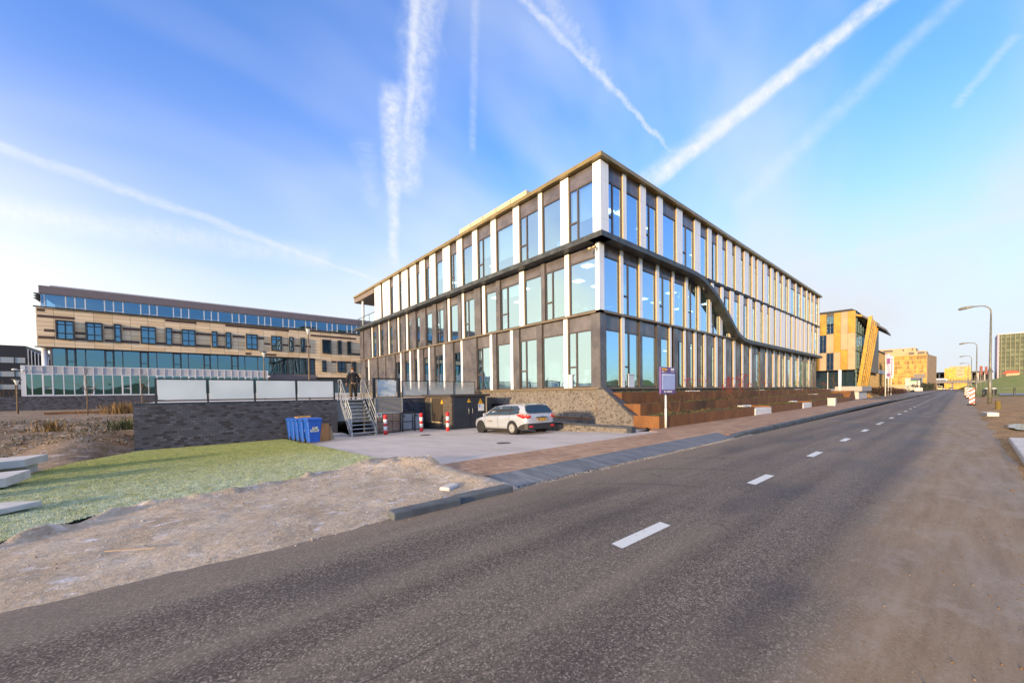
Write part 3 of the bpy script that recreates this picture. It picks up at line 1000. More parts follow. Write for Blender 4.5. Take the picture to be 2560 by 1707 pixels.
def fbox(mb, fac, s0, s1, d0, d1, z0, z1, m=0, ms=None):
    mm = [m] * 6
    if ms is not None:
        mm[0 if fac == 'R' else 2] = ms
        mm[1 if fac == 'R' else 3] = ms
    if fac == 'R':
        mb.box(X0 + s0, X0 + s1, Y0 + d0, Y0 + d1, z0, z1, mm)
    else:
        mb.box(X0 + d0, X0 + d1, Y0 + s0, Y0 + s1, z0, z1, mm)


# the ribbon's centre line on the road front
RPX = [-0.25, 8.8, 10.2, 11.2, 12.2, 13.3, 14.98, 16.4, 17.4, 18.3, 19.3, 20.4, 45.8]
RPZ = [9.37, 9.37, 9.34, 9.22, 8.92, 8.50, 7.62, 6.72, 6.12, 5.80, 5.66, 5.62, 5.62]


def rz(s):
    """Smoothed ribbon height."""
    return sum(float(np.interp(s + k * 0.22, RPX, RPZ)) for k in range(-3, 4)) / 7


windows, panels = [], []


def panel(fac, s0, s1, d, kind, a0, a1, t0, t1):
    """A fin or cladding panel; (a0,a1) bottom heights at its two sides, (t0,t1) top heights."""
    panels.append((fac, s0, s1, d, kind, a0, a1, t0, t1))


def window(fac, s0, s1, d, a0, a1, t0, t1, sp, split, blind=0.0):
    windows.append((fac, s0, s1, d, a0, a1, t0, t1, sp, split, blind))


def rowgen(fac, fins, s_start, s_end, d, z0, z1, sp, seed, lim_lo=None, lim_hi=None, blinds=0.0, split_every=2):
    """fins: sorted (s0, s1, kind). Gaps wider than 0.3 m become windows."""
    r = random.Random(seed)
    k = seed
    fins = sorted(fins)
    for (a, b_, kd) in fins:
        if b_ - a < 0.03:
            continue
        lo = (z0, z0) if lim_lo is None else tuple(max(z0, lim_lo(q)) for q in (a, b_))
        hi = (z1, z1) if lim_hi is None else tuple(min(z1, lim_hi(q)) for q in (a, b_))
        if max(h - l for h, l in zip(hi, lo)) > 0.25:
            panel(fac, a, b_, d, kd, lo[0], lo[1], max(hi[0], lo[0] + 0.01), max(hi[1], lo[1] + 0.01))
    edges = [(s_start, s_start, '')] + fins + [(s_end, s_end, '')]
    for (p, q) in zip(edges[:-1], edges[1:]):
        a, b_ = p[1], q[0]
        if b_ - a < 0.05:
            continue
        lo = (z0, z0) if lim_lo is None else tuple(max(z0, lim_lo(t)) for t in (a, b_))
        hi = (z1, z1) if lim_hi is None else tuple(min(z1, lim_hi(t)) for t in (a, b_))
        if max(h - l for h, l in zip(hi, lo)) < 0.25:
            continue
        if b_ - a < 0.3:
            panel(fac, a, b_, d + 0.13, 'gap', lo[0], lo[1], max(hi[0], lo[0] + 0.01), max(hi[1], lo[1] + 0.01))
            continue
        k += 1
        cut = abs(hi[0] - hi[1]) > 0.05
        window(fac, a, b_, d, lo[0], lo[1], max(hi[0], lo[0] + 0.02), max(hi[1], lo[1] + 0.02), 0 if cut else sp, (k % split_every == 0) and b_ - a > 0.75,
               (r.uniform(0.25, 0.75) if r.random() < blinds else 0))


W_, D_ = 'w', 'd'
RT = [(0.0, .66), (1.95, 2.26), (3.63, 4.22), (5.51, 6.11), (7.83, 8.6), (10.34, 11.2), (12.42, 13.03), (14.08, 14.9), (15.81, 16.79), (17.54, 18.6), (19.42, 20.45),
      (21.28, 21.89), (22.56, 23.71), (24.28, 25.17), (26.26, 27.01), (28.01, 28.7), (29.9, 30.64), (31.91, 32.68), (34.56, 35.0), (36.88, 37.39), (39.12, 39.57), (40.79, 41.2), (42.61, 43.04), (44.84, 45.43)]
rowgen('R', [(a, b_, W_) for a, b_ in RT], 0, 45.43, 0.0, 9.52, 13.06, 0.80, 1)
RML = [(0.30, .72), (2.17, 2.45), (4.06, 4.38), (5.95, 6.28), (7.93, 8.19), (9.73, 10.09), (11.66, 11.96), (13.48, 13.83), (15.33, 15.84), (17.2, 17.5)]
rowgen('R', [(a, b_, W_) for a, b_ in RML], 0.3, 19.0, 0.34, 5.78, 9.26, 0.62, 2, lim_hi=lambda s: rz(s) - 0.10)
RMR = [(13.0, 13.4), (14.7, 15.17), (16.46, 17.2), (18.39, 19.2), (20.34, 21.25), (22.2, 23.23), (24.12, 25.13), (25.89, 27.02), (27.69, 28.95), (29.38, 30.83), (31.3, 32.48), (33.22, 34.27), (34.87, 36.06),
       (36.47, 37.59), (38.16, 39.33), (40.09, 41.17), (42.23, 42.78), (44.46, 45.43)]
fl = []
for a, b_ in RMR:      # wide white panels are folded: two leaves with a bronze joint
    if b_ - a > 0.7:
        c = a + (b_ - a) * 0.5
        fl += [(a, c - 0.03, W_), (c + 0.03, b_, W_)]
    else:
        fl.append((a, b_, W_))
rowgen('R', fl, 11.9, 45.43, 0.0, 5.70, 9.30, 0.62, 3, lim_lo=lambda s: rz(s) + 0.06)
RG = [(0.34, .86, D_), (2.25, 2.54, W_), (4.05, 4.33, D_), (5.99, 6.47, D_), (7.55, 7.78, W_), (8.07, 8.65, D_), (9.5, 9.77, W_), (9.98, 10.41, D_), (11.02, 11.36, W_), (11.59, 12.02, D_), (12.56, 12.92, W_), (13.12, 13.75, D_),
      (14.53, 14.92, W_), (15.08, 15.64, D_), (16.13, 16.48, W_), (16.61, 17.56, D_), (18.05, 18.45, W_), (18.62, 19.5, D_), (19.95, 20.26, W_), (20.41, 21.44, D_), (21.85, 22.26, W_), (22.35, 23.29, D_), (24.35, 25.73, D_),
      (26.12, 26.54, W_), (26.6, 27.6, D_), (28.21, 28.74, W_), (28.84, 29.38, D_), (30.14, 30.47, W_), (30.81, 31.15, D_), (32.03, 32.44, W_), (32.56, 33.04, D_), (34.45, 34.92, W_), (35.04, 35.44, D_), (37.18, 37.6, W_),
      (39.62, 40.22, D_), (41.92, 42.3, W_), (43.7, 44.37, D_), (45.0, 45.43, D_)]
rowgen('R', RG, 0.34, 45.43, 0.34, 1.86, 5.68, 0.82, 4, split_every=3)
LT = [(0.0, .47), (2.07, 2.64), (4.06, 4.35), (6.03, 6.59), (8.32, 8.86), (10.43, 11.02), (12.34, 13.05), (14.05, 15.09), (16.28, 17.2), (18.07, 18.98), (19.67, 20.85), (21.36, 22.58), (23.2, 24.5), (25.33, 27.14), (27.61, 29.31)]
rowgen('L', [(a, b_, W_) for a, b_ in LT], 0, 29.31, 0.0, 9.52, 13.06, 0.80, 5, blinds=0.75)
LM = [(0.34, .6, W_), (2.37, 2.68, W_), (4.23, 4.53, D_), (6.02, 6.46, W_), (8.4, 8.83, D_), (10.07, 10.39, W_), (10.59, 11.37, D_), (12.72, 12.99, W_), (13.13, 13.59, D_), (14.76, 15.04, W_), (15.22, 15.74, D_), (16.89, 17.61, D_),
      (18.75, 19.84, D_), (20.59, 21.7, D_), (22.26, 22.57, W_), (22.76, 23.64, D_), (24.17, 24.43, W_), (24.71, 25.74, D_), (26.48, 26.74, W_), (26.99, 28.04, D_), (28.99, 29.21, W_), (29.49, 30.06, D_), (31.04, 31.29, W_),
      (31.64, 33.63, D_), (33.95, 35.0, D_)]
rowgen('L', LM, 0.34, 35.0, 0.34, 5.78, 9.18, 0.62, 6, blinds=0.45)
LG = [(0.34, .92, D_), (2.52, 2.81, W_), (4.52, 4.97, D_), (6.54, 7.15, D_), (7.15, 7.41, W_), (8.88, 9.33, D_), (9.33, 9.59, W_), (11.18, 12.97, D_), (13.02, 13.25, W_), (14.34, 15.61, D_), (15.61, 15.87, W_), (17.3, 18.1, D_),
      (18.1, 18.34, W_), (19.31, 20.01, D_), (20.07, 20.39, W_), (20.99, 21.66, D_), (21.73, 22.01, W_), (23.01, 23.75, D_), (23.75, 24.02, W_), (25.29, 27.46, D_), (27.63, 29.43, D_), (29.81, 32.08, D_), (32.22, 32.49, W_), (33.4, 35.0, D_)]
rowgen('L', LG, 0.34, 35.0, 0.34, 1.86, 5.68, 0.82, 7)


def seen_size(fac, s0, s1, h):
    x, y, _ = P3(fac, (s0 + s1) / 2, 0, 0)
    dist = math.hypot(x, y)
    cosv = (y if fac == 'R' else x) / dist
    return (s1 - s0) * h * cosv / dist ** 2


def poly(fac, s0, s1, d, a0, a1, t0, t1):
    return [P3(fac, s0, d, a0), P3(fac, s1, d, a1), P3(fac, s1, d, t1), P3(fac, s0, d, t0)]


def dvec(fac, t):
    return (0, t, 0) if fac == 'R' else (t, 0, 0)


# fins and cladding panels, each a part; the smallest far ones are one mass
for kd, nm, mats in (('w', 'white_panel', [M['white_panel'], M['bronze_side']]), ('d', 'dark_panel', [M['dark_panel'], M['bronze_dark']]), ('gap', 'recess', [M['bronze_dark'], M['bronze_dark']])):
    L = sorted([q for q in panels if q[4] == kd], key=lambda q: -seen_size(q[0], q[1], q[2], 3.5))
    rest = MB()
    for k, q in enumerate(L):
        fac, s0, s1, d, _, a0, a1, t0, t1 = q
        b = MB() if k < 98 and kd != 'gap' else rest
        th = 0.22 if kd != 'gap' else 0.08
        ms = 1
        b.prism(poly(fac, s0, s1, d - 0.01, a0, a1, t0, t1), dvec(fac, th), 0, 0 if s0 < 0.4 else 1)
        if b is not rest:
            b.build(nm, mats, OB)
    if rest.f:
        o = rest.build(nm if kd != 'gap' else 'recess_lining', mats, OB)
        if kd != 'gap':
            stuff(o)

L = sorted(windows, key=lambda q: -seen_size(q[0], q[1], q[2], 3.5))
rf, rp, rsn = MB(), MB(), MB()
for k, (fac, s0, s1, d, a0, a1, t0, t1, sp, split, blind) in enumerate(L):
    big = k < 98
    f, g_, sn = (MB(), MB(), MB()) if big else (rf, rp, rsn)
    dd = d + 0.095
    fw = 0.055
    # side bars
    for sa, sb, al, ah in ((s0, s0 + fw, a0, t0), (s1 - fw, s1, a1, t1)):
        fbox(f, fac, sa, sb, dd - 0.03, dd + 0.05, min(al, ah), max(al, ah))
    zt = min(t0, t1) - sp
    zb = max(a0, a1)
    if sp:
        fbox(f, fac, s0 + fw, s1 - fw, dd - 0.03, dd + 0.05, zt - 0.03, zt + 0.05)
        fbox(sn, fac, s0 + fw, s1 - fw, dd - 0.005, dd + 0.04, zt + 0.05, t0)
    if abs(a0 - a1) < 0.02:
        fbox(f, fac, s0 + fw, s1 - fw, dd - 0.03, dd + 0.05, zb, zb + 0.09)
    if split:
        # the narrow opening light sits on the left as seen from outside
        sm = s0 + (s1 - s0) * 0.36 if fac == 'R' else s1 - (s1 - s0) * 0.36
        top = zt if sp else min(t0, t1)
        fbox(f, fac, sm - 0.045, sm + 0.045, dd - 0.03, dd + 0.05, zb + 0.09, top - 0.03)
        lo_, hi_ = (s0 + fw, sm - 0.045) if fac == 'R' else (sm + 0.045, s1 - fw)
        zm = zb + (zt - zb) * 0.36
        fbox(f, fac, lo_, hi_, dd - 0.03, dd + 0.05, zm, zm + 0.09)
    tt = (zt, zt) if sp else (t0, t1)
    g_.quad(poly(fac, s0 + 0.03, s1 - 0.03, dd + 0.012, a0 + 0.03, a1 + 0.03, tt[0], tt[1]))
    if big:
        fo = f.build('window', M['frame'], OB)
        g_.build('pane', M['glass'], fo)
        if sn.f:
            sn.build('spandrel', M['spandrel'], fo)
        if blind:
            bl = MB()
            fbox(bl, fac, s0 + 0.08, s1 - 0.08, dd + 0.16, dd + 0.175, zt - (zt - zb) * blind, zt)
            bl.build('blind', M['blind'], fo)
if rf.f:
    fo = stuff(rf.build('window', M['frame'], OB))
    rp.build('pane', M['glass'], fo)
    if rsn.f:
        rsn.build('spandrel', M['spandrel'], fo)

# ribbon: one continuous band round the left front, along the road front and down
b = MB()
ss = list(np.arange(-0.25, 9, 1.5)) + list(np.arange(9.0, 21.0, 0.25)) + list(np.arange(21, 45.9, 3.0)) + [45.85]
rings = []
for s in ss:
    z = rz(max(s, -0.2))
    sl_ = (rz(s + 0.1) - rz(s - 0.1)) / 0.2
    hh = 0.135 * math.sqrt(1 + sl_ * sl_)
    rings.append([P3('R', s, -0.24, z - hh), P3('R', s, 0.62, z - hh), P3('R', s, 0.62, z + hh), P3('R', s, -0.24, z + hh)])
b.loft(rings)
fbox(b, 'L', -0.238, LL + 0.25, -0.24, 0.62, 9.235, 9.503)
b.build('ribbon_band', M['ribbon'], OB)
b = MB()      # thin bronze sills between ground and first floor
fbox(b, 'L', 0.20, LL + 0.1, 0.20, 0.5, 5.682, 5.778)
fbox(b, 'R', 0.20, 18.4, 0.20, 0.5, 5.682, 5.778)
fbox(b, 'L', 0.18, LL + 0.1, 0.16, 0.6, 1.76, 1.858)
fbox(b, 'R', 0.18, LR, 0.16, 0.6, 1.76, 1.858)
b.build('sill', pm('sill', (0.17, 0.13, 0.085), 0.45, var=0.1), OB)
b = MB()      # dark joint between first and second floor beyond the ribbon
fbox(b, 'R', 11.2, LR, -0.03, 0.4, 9.30, 9.40)
fbox(b, 'R', 9.6, LR, 0.06, 0.4, 9.40, 9.52)
b.build('floor_joint', M['black'], OB)
b = MB()      # roof edge
fbox(b, 'R', -0.22, LR + 0.2, -0.22, 0.5, 13.10, 13.30)
fbox(b, 'L', 0.5, LL + 0.2, -0.22, 0.5, 13.10, 13.30)
fbox(b, 'L', 29.0, LL - 1.0, 0.2, 1.0, 13.30, 13.46)
b.build('roof_edge', M['coping'], OB)
b = MB()
b.box(X0 + 0.4, X0 + LR, Y0 + 0.4, Y0 + LL, 13.06, 13.2)
b.build('roof', pm('roof_felt', (0.06, 0.06, 0.065), 0.9), OB)
b = MB()      # end terrace: soffit fascia, post
fbox(b, 'L', 29.31, LL + 0.2, -0.10, 9.0, 12.55, 13.06)
b.build('soffit', pm('soffit', (0.20, 0.155, 0.125), 0.6), OB)
b = MB()
c_ = P3('L', 33.6, 0.28, 0)
b.cyl((c_[0], c_[1], 9.50), (c_[0], c_[1], 12.55), 0.14, 0.14, 16)
b.build('terrace_post', M['white_panel'], OB, True)
bal = MB()
for s in (29.5, 31.2, 32.9, 34.6):
    fbox(bal, 'L', s - 0.02, s + 0.02, 0.05, 0.09, 9.5, 10.6)
fbox(bal, 'L', 29.4, 34.7, 0.045, 0.095, 10.56, 10.61)
bo = bal.build('balustrade', M['steel_dark'], OB)
b = MB(); b.quad(poly('L', 29.5, 34.6, 0.07, 9.55, 9.55, 10.55, 10.55)); b.build('glass_sheet', M['glass_clear'], bo)
b = MB(); fbox(b, 'L', 29.32, 29.36, 0.4, 9.0, 9.52, 12.55); b.build('end_wall', M['core'], OB)
# plant room on the roof
b = MB(); b.box(19.2, 30.0, 20.5, 29.3, 13.2, 16.25)
pr = b.build('plant_room', pm('plant_clad', (0.62, 0.50, 0.32), 0.5, var=0.06, vs=0.6), OB)
b = MB()
for k in range(10):
    b.box(19.4 + k * 1.05, 20.25 + k * 1.05, 20.40, 20.5, 13.4, 16.0)
b.build('louvre', M['steel_dark'], pr)
b = MB()
for k in range(1, 5):
    b.box(19.185, 19.2, 20.5 + k * 1.76 - 0.012, 20.5 + k * 1.76 + 0.012, 13.2, 16.25)
b.build('clad_joint', M['bronze_dark'], pr)

# structure inside: floors, ceilings, cores
for z in (1.80, 5.62, 9.40):
    b = MB(); b.box(X0 + 0.75, X0 + LR - 0.3, Y0 + 0.75, Y0 + LL - 0.3, z - 0.10, z + 0.03)
    b.build('floor_slab', M['floor_in'], OB)
for z in (5.05, 8.85, 12.50):
    b = MB(); b.box(X0 + 0.9, X0 + LR - 0.3, Y0 + 0.9, Y0 + (LL - 0.3 if z < 10 else 29), z, z + 0.05)
    b.build('ceiling', M['ceiling'], OB)
b = MB()
for z0_, z1_, e in ((1.85, 5.04, 0), (5.66, 8.84, 0), (9.44, 12.49, 1)):
    b.box(X0 + 7.0, X0 + LR - 7.0, Y0 + 6.5, Y0 + 6.7, z0_, z1_)
    b.box(X0 + 6.5, X0 + 6.7, Y0 + 7.0, Y0 + LL - 6.5, z0_, z1_)
b.build('core_wall', M['core'], OB)
b = MB()
for z0_, z1_ in ((1.85, 5.04), (5.66, 8.84), (9.44, 12.49)):
    for k in range(1, 7):
        b.cyl((X0 + 7.2 * k - 2.6, Y0 + 1.6, z0_), (X0 + 7.2 * k - 2.6, Y0 + 1.6, z1_), 0.2, 0.2, 10)
    for k in range(1, 5):
        b.cyl((X0 + 1.6, Y0 + 7.2 * k - 1.6, z0_), (X0 + 1.6, Y0 + 7.2 * k - 1.6, z1_), 0.2, 0.2, 10)
b.build('column', M['ceiling'], OB, True)
rl = random.Random(12)
for z in (5.04, 8.84, 12.49):
    for fac, n_ in (('R', 12), ('L', 9)):
        for k in range(n_):
            if z < 6 and rl.random() < 0.75 or rl.random() < (0.25 if fac == 'R' else 0.6):
                continue
            s = 1.9 + 1.95 * k * (1.0 if fac == 'R' else 1.6)
            for d in (2.3, 4.6):
                if rl.random() < 0.3:
                    continue
                b = MB(); fbox(b, fac, s - 0.28, s + 0.28, d - 0.28, d + 0.28, z - 0.03, z - 0.006)
                b.build('ceiling_lamp', M['lamp_on'], OB)
# furniture hints inside the ground floor and first floor
b = MB()
for k in range(14):
    for z in (1.85, 5.66, 9.44):
        s = 1.2 + k * 2.4 + rl.uniform(-0.4, 0.4)
        for fac in 'RL':
            if fac == 'L' and s > 30:
                continue
            d = rl.uniform(1.8, 3.4)
            fbox(b, fac, s - 0.7, s + 0.7, d, d + 0.7, z + 0.70, z + 0.74)
            fbox(b, fac, s - 0.65, s - 0.6, d + 0.05, d + 0.65, z, z + 0.70)
            fbox(b, fac, s + 0.6, s + 0.65, d + 0.05, d + 0.65, z, z + 0.70)
            if rl.random() < 0.6:
                fbox(b, fac, s - 0.25, s + 0.25, d + 0.3, d + 0.33, z + 0.82, z + 1.15)
stuff(b.build('desk', M['ceiling'], OB))
# rear and end walls, plinth
b = MB()
b.box(X0 + LR - 0.3, X0 + LR - 0.1, Y0 + 0.40, Y0 + LL, 1.8, 13.06)
b.box(X0 + 0.5, X0 + LR - 0.3, Y0 + LL - 0.3, Y0 + LL - 0.1, 1.8, 9.3)
b.box(X0 + 9.0, X0 + LR - 0.3, Y0 + LL - 0.3, Y0 + LL - 0.1, 9.3, 13.06)
b.build('end_wall', M['white_panel'], OB)
b = MB()
b.box(X0 + 0.30, X0 + LR - 0.1, Y0 + 0.30, Y0 + LL, -1.4, 1.76)
b.build('plinth', M['brick_warm'], OB)

# ================================================================ WALLS, YARD AND STREET OBJECTS
# -- dark brick retaining wall under the panel fence
YW = 22.0
rw = thing('retaining_wall', 'long dark grey brick wall below the white panel fence, beside the frosty lawn', 'brick wall', (-1.55, YW, -0.6))
b = MB()
b.box(-1.55, 6.35, YW, YW + 0.34, -1.4, 1.36)
b.box(7.85, 15.9, YW, YW + 0.34, -1.4, 1.36)
b.build('masonry', M['brick_dark'], rw)
b = MB()
b.box(-1.58, 6.36, YW - 0.03, YW + 0.37, 1.36, 1.42)
b.box(7.84, 15.9, YW - 0.03, YW + 0.37, 1.36, 1.42)
b.build('coping', M['slate'], rw)

# -- warm brick wing with a sloping dark coping, low wall at its foot
ww = thing('sloping_wall', 'tan brick garden wall with a sloping dark stone coping beside the parked car', 'brick wall', (15.0, 8.5, 0))
prof = [(14.82, 8.50, -0.2), (15.78, 11.95, -0.2), (15.78, 11.95, 1.74), (15.62, 11.35, 1.74), (14.82, 8.62, 0.05)]
b = MB(); b.prism(prof, (0.30, 0.0, 0))
b.build('masonry', M['brick_warm'], ww)
b = MB(); b.prism([(14.76, 8.36, 0.03), (14.76, 8.58, 0.12), (15.58, 11.35, 1.83), (15.58, 11.62, 1.83), (15.58, 11.62, 1.755), (15.58, 11.35, 1.745), (14.76, 8.60, 0.03)], (0.48, 0, 0))
b.build('coping', M['slate'], ww)
b = MB(); b.box(15.62, 15.70, 12.2, 15.6, 0.22, 0.30); b.build('rail', M['corten'], ww)
lw = thing('low_wall', 'knee-high tan brick kerb wall with dark stone top behind the car', 'low wall', (13.0, 8.06, 0))
b = MB(); b.box(12.88, 13.14, 8.30, 14.4, -0.5, 0.20); b.build('masonry', M['brick_warm'], lw)
b = MB(); b.box(12.84, 13.18, 8.06, 14.4, 0.20, 0.27); b.box(12.86, 13.16, 8.08, 8.30, -0.1, 0.20); b.build('coping', M['slate'], lw)

# -- white panel fence on the wall
def fence_panel(x0, x1, z0, z1, mat):
    f = MB()
    return f


pf = thing('panel_fence', 'four opaque white panels in a black frame on top of the dark brick wall', 'fence', (-0.85, YW + 0.12, 1.42))
fr = MB()
xs = [-0.85, 0.87, 2.65, 4.43, 6.26]
for x in xs:
    fr.box(x - 0.035, x + 0.035, YW + 0.10, YW + 0.18, 1.42, 2.46)
fr.box(xs[0], xs[-1], YW + 0.105, YW + 0.175, 2.41, 2.47)
fr.box(xs[0], xs[-1], YW + 0.105, YW + 0.175, 1.475, 1.53)
fr.build('frame', M['steel_dark'], pf)
for a, c in zip(xs[:-1], xs[1:]):
    b = MB(); b.box(a + 0.06, c - 0.06, YW + 0.085, YW + 0.10, 1.545, 2.395)
    b.build('panel', M['white_glass'], pf)
bn = thing('banner_frame', 'square white banner lashed into a tall black steel frame right of the stair', 'banner', (8.39, YW + 0.1, 1.42))
b = MB()
b.box(8.36, 8.52, YW + 0.08, YW + 0.16, 1.42, 2.62); b.box(9.86, 10.05, YW + 0.08, YW + 0.16, 1.42, 2.62)
b.box(8.52, 9.86, YW + 0.08, YW + 0.16, 2.54, 2.62); b.box(8.52, 9.86, YW + 0.08, YW + 0.16, 1.42, 1.50)
b.build('frame', M['steel_dark'], bn)
b = MB()
pts = [(8.62, 1.55), (8.9, 1.53), (9.2, 1.55), (9.5, 1.53), (9.78, 1.56), (9.77, 2.0), (9.79, 2.47), (9.45, 2.51), (9.1, 2.48), (8.62, 2.51), (8.64, 2.0)]
b.prism([(x, YW + 0.10, z) for x, z in pts], (0, 0.012, 0))
b.build('banner', M['banner'], bn)
b = MB()
for x in (8.70, 9.2, 9.7):
    for z in (1.58, 2.45):
        b.cyl((x, YW + 0.085, z), (x, YW + 0.10, z), 0.022, 0.022, 8)
        b.tube([(x, YW + 0.09, z), (x, YW + 0.09, z + (0.11 if z > 2 else -0.11))], 0.008, 4)
b.build('eyelet', M['steel_dark'], bn)
gf = thing('glass_fence', 'half-frosted glass balustrade running from the banner to the office corner', 'fence', (10.14, YW + 0.12, 1.42))
xs = [10.16, 11.87, 13.82, 15.55]
b = MB()
for x in xs:
    b.box(x - 0.025, x + 0.025, YW + 0.10, YW + 0.16, 1.42, 2.46)
b.box(xs[0], xs[-1], YW + 0.105, YW + 0.155, 2.44, 2.475)
b.box(xs[0], xs[-1], YW + 0.105, YW + 0.155, 1.50, 1.55)
b.build('frame', M['steel_dark'], gf)
m_, t_, i_ = cust('frosted', 0.3)
s_ = t_.sep(t_.pos())
al = t_.mr(t_.m('ADD', s_[2], t_.m('MULTIPLY', t_.m('SUBTRACT', t_.noise(t_.pos(), 1.1, 3.0), 0.5), 0.5)), 1.75, 2.3, 0.92, 0.30)
t_.put(i_['Base Color'], (0.50, 0.53, 0.54))
t_.put(i_['Alpha'], al)
M['frosted'] = m_
for a, c in zip(xs[:-1], xs[1:]):
    b = MB(); b.box(a + 0.03, c - 0.03, YW + 0.125, YW + 0.137, 1.56, 2.43)
    b.build('panel', M['frosted'], gf)

# -- steel stair with its person
SX0, SX1 = 6.28, 7.50
YB, YT = 19.55, 22.0
ZB_, ZT_ = gz(19.5), 1.39
st = thing('steel_stair', 'open galvanised steel stair with three-rail handrails climbing the brick wall', 'stair', (6.9, YB, ZB_))
n = 10


def sx(y):
    return 0.24 * (y - YB) / (YT - YB)


for sgn, xx in ((0, SX0), (1, SX1)):
    b = MB()
    a, c = Vector((xx, YB, ZB_)), Vector((xx + sx(YT), YT, ZT_))
    b.prism([(a.x, a.y - 0.05, a.z), (a.x, a.y + 0.22, a.z), (c.x, c.y, c.z - 0.22), (c.x, c.y, c.z + 0.05), (a.x, a.y + 0.0, a.z + 0.26), (a.x, a.y - 0.05, a.z + 0.22)], (0.05, 0, 0))
    b.build('stringer', M['steel'], st)
    rl_ = MB()
    for hgt in (1.08, 0.74, 0.40):
        rl_.tube([(a.x + 0.03, a.y, a.z + hgt + 0.08), (c.x + 0.03, c.y - 0.1, c.z + hgt), (c.x + 0.03, c.y + 0.35, c.z + hgt)], 0.021, 8)
    rl_.cyl((a.x + 0.03, a.y, a.z), (a.x + 0.03, a.y, a.z + 1.17), 0.026, 0.026, 8)
    mid = (a + c) / 2
    rl_.cyl((mid.x + 0.03, mid.y, mid.z), (mid.x + 0.03, mid.y, mid.z + 1.10), 0.022, 0.022, 8)
    rl_.cyl((c.x + 0.03, c.y - 0.08, c.z - 0.1), (c.x + 0.03, c.y - 0.08, c.z + 1.08), 0.026, 0.026, 8)
    rl_.cyl((c.x + 0.03, c.y + 0.35, c.z - 0.02), (c.x + 0.03, c.y + 0.35, c.z + 1.08), 0.024, 0.024, 8)
    rl_.build('handrail', M['galv'], st, True)
for k in range(1, n + 1):
    f = k / n
    y = YB + (YT - YB) * f - 0.12
    z = ZB_ + (ZT_ - ZB_) * f
    b = MB(); b.box(SX0 + 0.05 + sx(y), SX1 + sx(y), y - 0.13, y + 0.13, z - 0.035, z)
    b.build('tread', M['steel'], st)
b = MB(); b.box(SX0 + sx(YT), SX1 + sx(YT) + 0.05, YT + 0.02, YT + 1.4, ZT_ - 0.06, ZT_); b.build('landing', M['steel'], st)
b = MB()
for x in (SX1 + 0.35, SX1 + 0.85):
    b.cyl((x, YT + 0.6, ZT_), (x, YT + 0.6, ZT_ + 1.1), 0.022, 0.022, 8)
for z in (0.45, 0.78, 1.08):
    b.tube([(SX1 + 0.3, YT + 0.6, ZT_ + z), (SX1 + 0.85, YT + 0.6, ZT_ + z)], 0.019, 8)
b.build('guard_rail', M['galv'], st, True)
b = MB(); b.box(SX0 - 0.7, SX0 + 0.1, 20.6, 21.6, gz(21) - 0.01, gz(21) + 0.14); b.build('base_slab', M['concrete'], st)


def skinned(name, verts, edges, radii, mat, parent, sub=2, smooth=True, root=0):
    me = bpy.data.meshes.new(name)
    base = WL[parent.name]
    me.from_pydata([tuple(Vector(v) - base) for v in verts], edges, [])
    o = bpy.data.objects.new(name, me)
    C.objects.link(o)
    o.parent = parent
    WL[o.name] = base.copy()
    sk = o.modifiers.new('skin', 'SKIN')
    sk.use_smooth_shade = True
    for i, r_ in enumerate(radii):
        sv = me.skin_vertices[0].data[i]
        sv.radius = r_ if isinstance(r_, tuple) else (r_, r_)
        sv.use_root = (i == root)
    ss_ = o.modifiers.new('subsurf', 'SUBSURF')
    ss_.levels = sub
    ss_.render_levels = sub
    me.materials.append(mat)
    return o


PX, PY, PZ = 7.18, 21.85, ZT_
pe = thing('person', 'person in dark jacket, camouflage trousers and brown cap at the top of the stair', 'person', (PX, PY, PZ))


def pp(x, y, z):
    return (PX + x, PY + y, PZ + z)


# body: pelvis, spine, neck, head, legs, arms, each finger its own chain
bv = [pp(0, 0, .93), pp(0, .01, 1.10), pp(0, .02, 1.30), pp(0, .02, 1.43), pp(0, .03, 1.52), pp(0, .05, 1.60), pp(0, .05, 1.69), pp(0, .04, 1.755)]
be = [(0, 1), (1, 2), (2, 3), (3, 4), (4, 5), (5, 6), (6, 7)]
br = [(.09, .07), (.08, .06), (.10, .07), (.09, .06), .055, (.070, .085), (.080, .098), (.05, .06)]
for sg in (-1, 1):
    k = len(bv)
    fy = 0.05 if sg > 0 else -0.06
    bv += [pp(sg * .10, 0, .86), pp(sg * .13, .03 + fy * .5, .48), pp(sg * .14, fy - .02, .09), pp(sg * .15, fy + .14, .045)]
    be += [(0, k), (k, k + 1), (k + 1, k + 2), (k + 2, k + 3)]
    br += [(.05, .05), (.04, .045), (.030, .035), (.025, .02)]
    k = len(bv)
    bv += [pp(sg * .20, .02, 1.42), pp(sg * .30, -.02, 1.14), pp(sg * .34, .05, .90), pp(sg * .345, .07, .83)]
    be += [(3, k), (k, k + 1), (k + 1, k + 2), (k + 2, k + 3)]
    br += [(.065, .065), (.048, .05), (.030, .032), (.036, .022)]
    w = k + 3
    for fi, (dx, dy, ln) in enumerate(((.026, .010, .075), (.009, .014, .088), (-.008, .012, .082), (-.024, .006, .064))):
        q = len(bv)
        bv += [pp(sg * (.345 + dx * .9), .075 + dy, .80), pp(sg * (.345 + dx), .085 + dy, .80 - ln * .5), pp(sg * (.340 + dx), .105 + dy, .80 - ln)]
        be += [(w, q), (q, q + 1), (q + 1, q + 2)]
        br += [.010, .009, .007]
    q = len(bv)
    bv += [pp(sg * .325, .100, .835), pp(sg * .318, .125, .795)]
    be += [(w, q), (q, q + 1)]
    br += [.012, .009]
skinned('body', bv, be, br, M['skin'], pe)
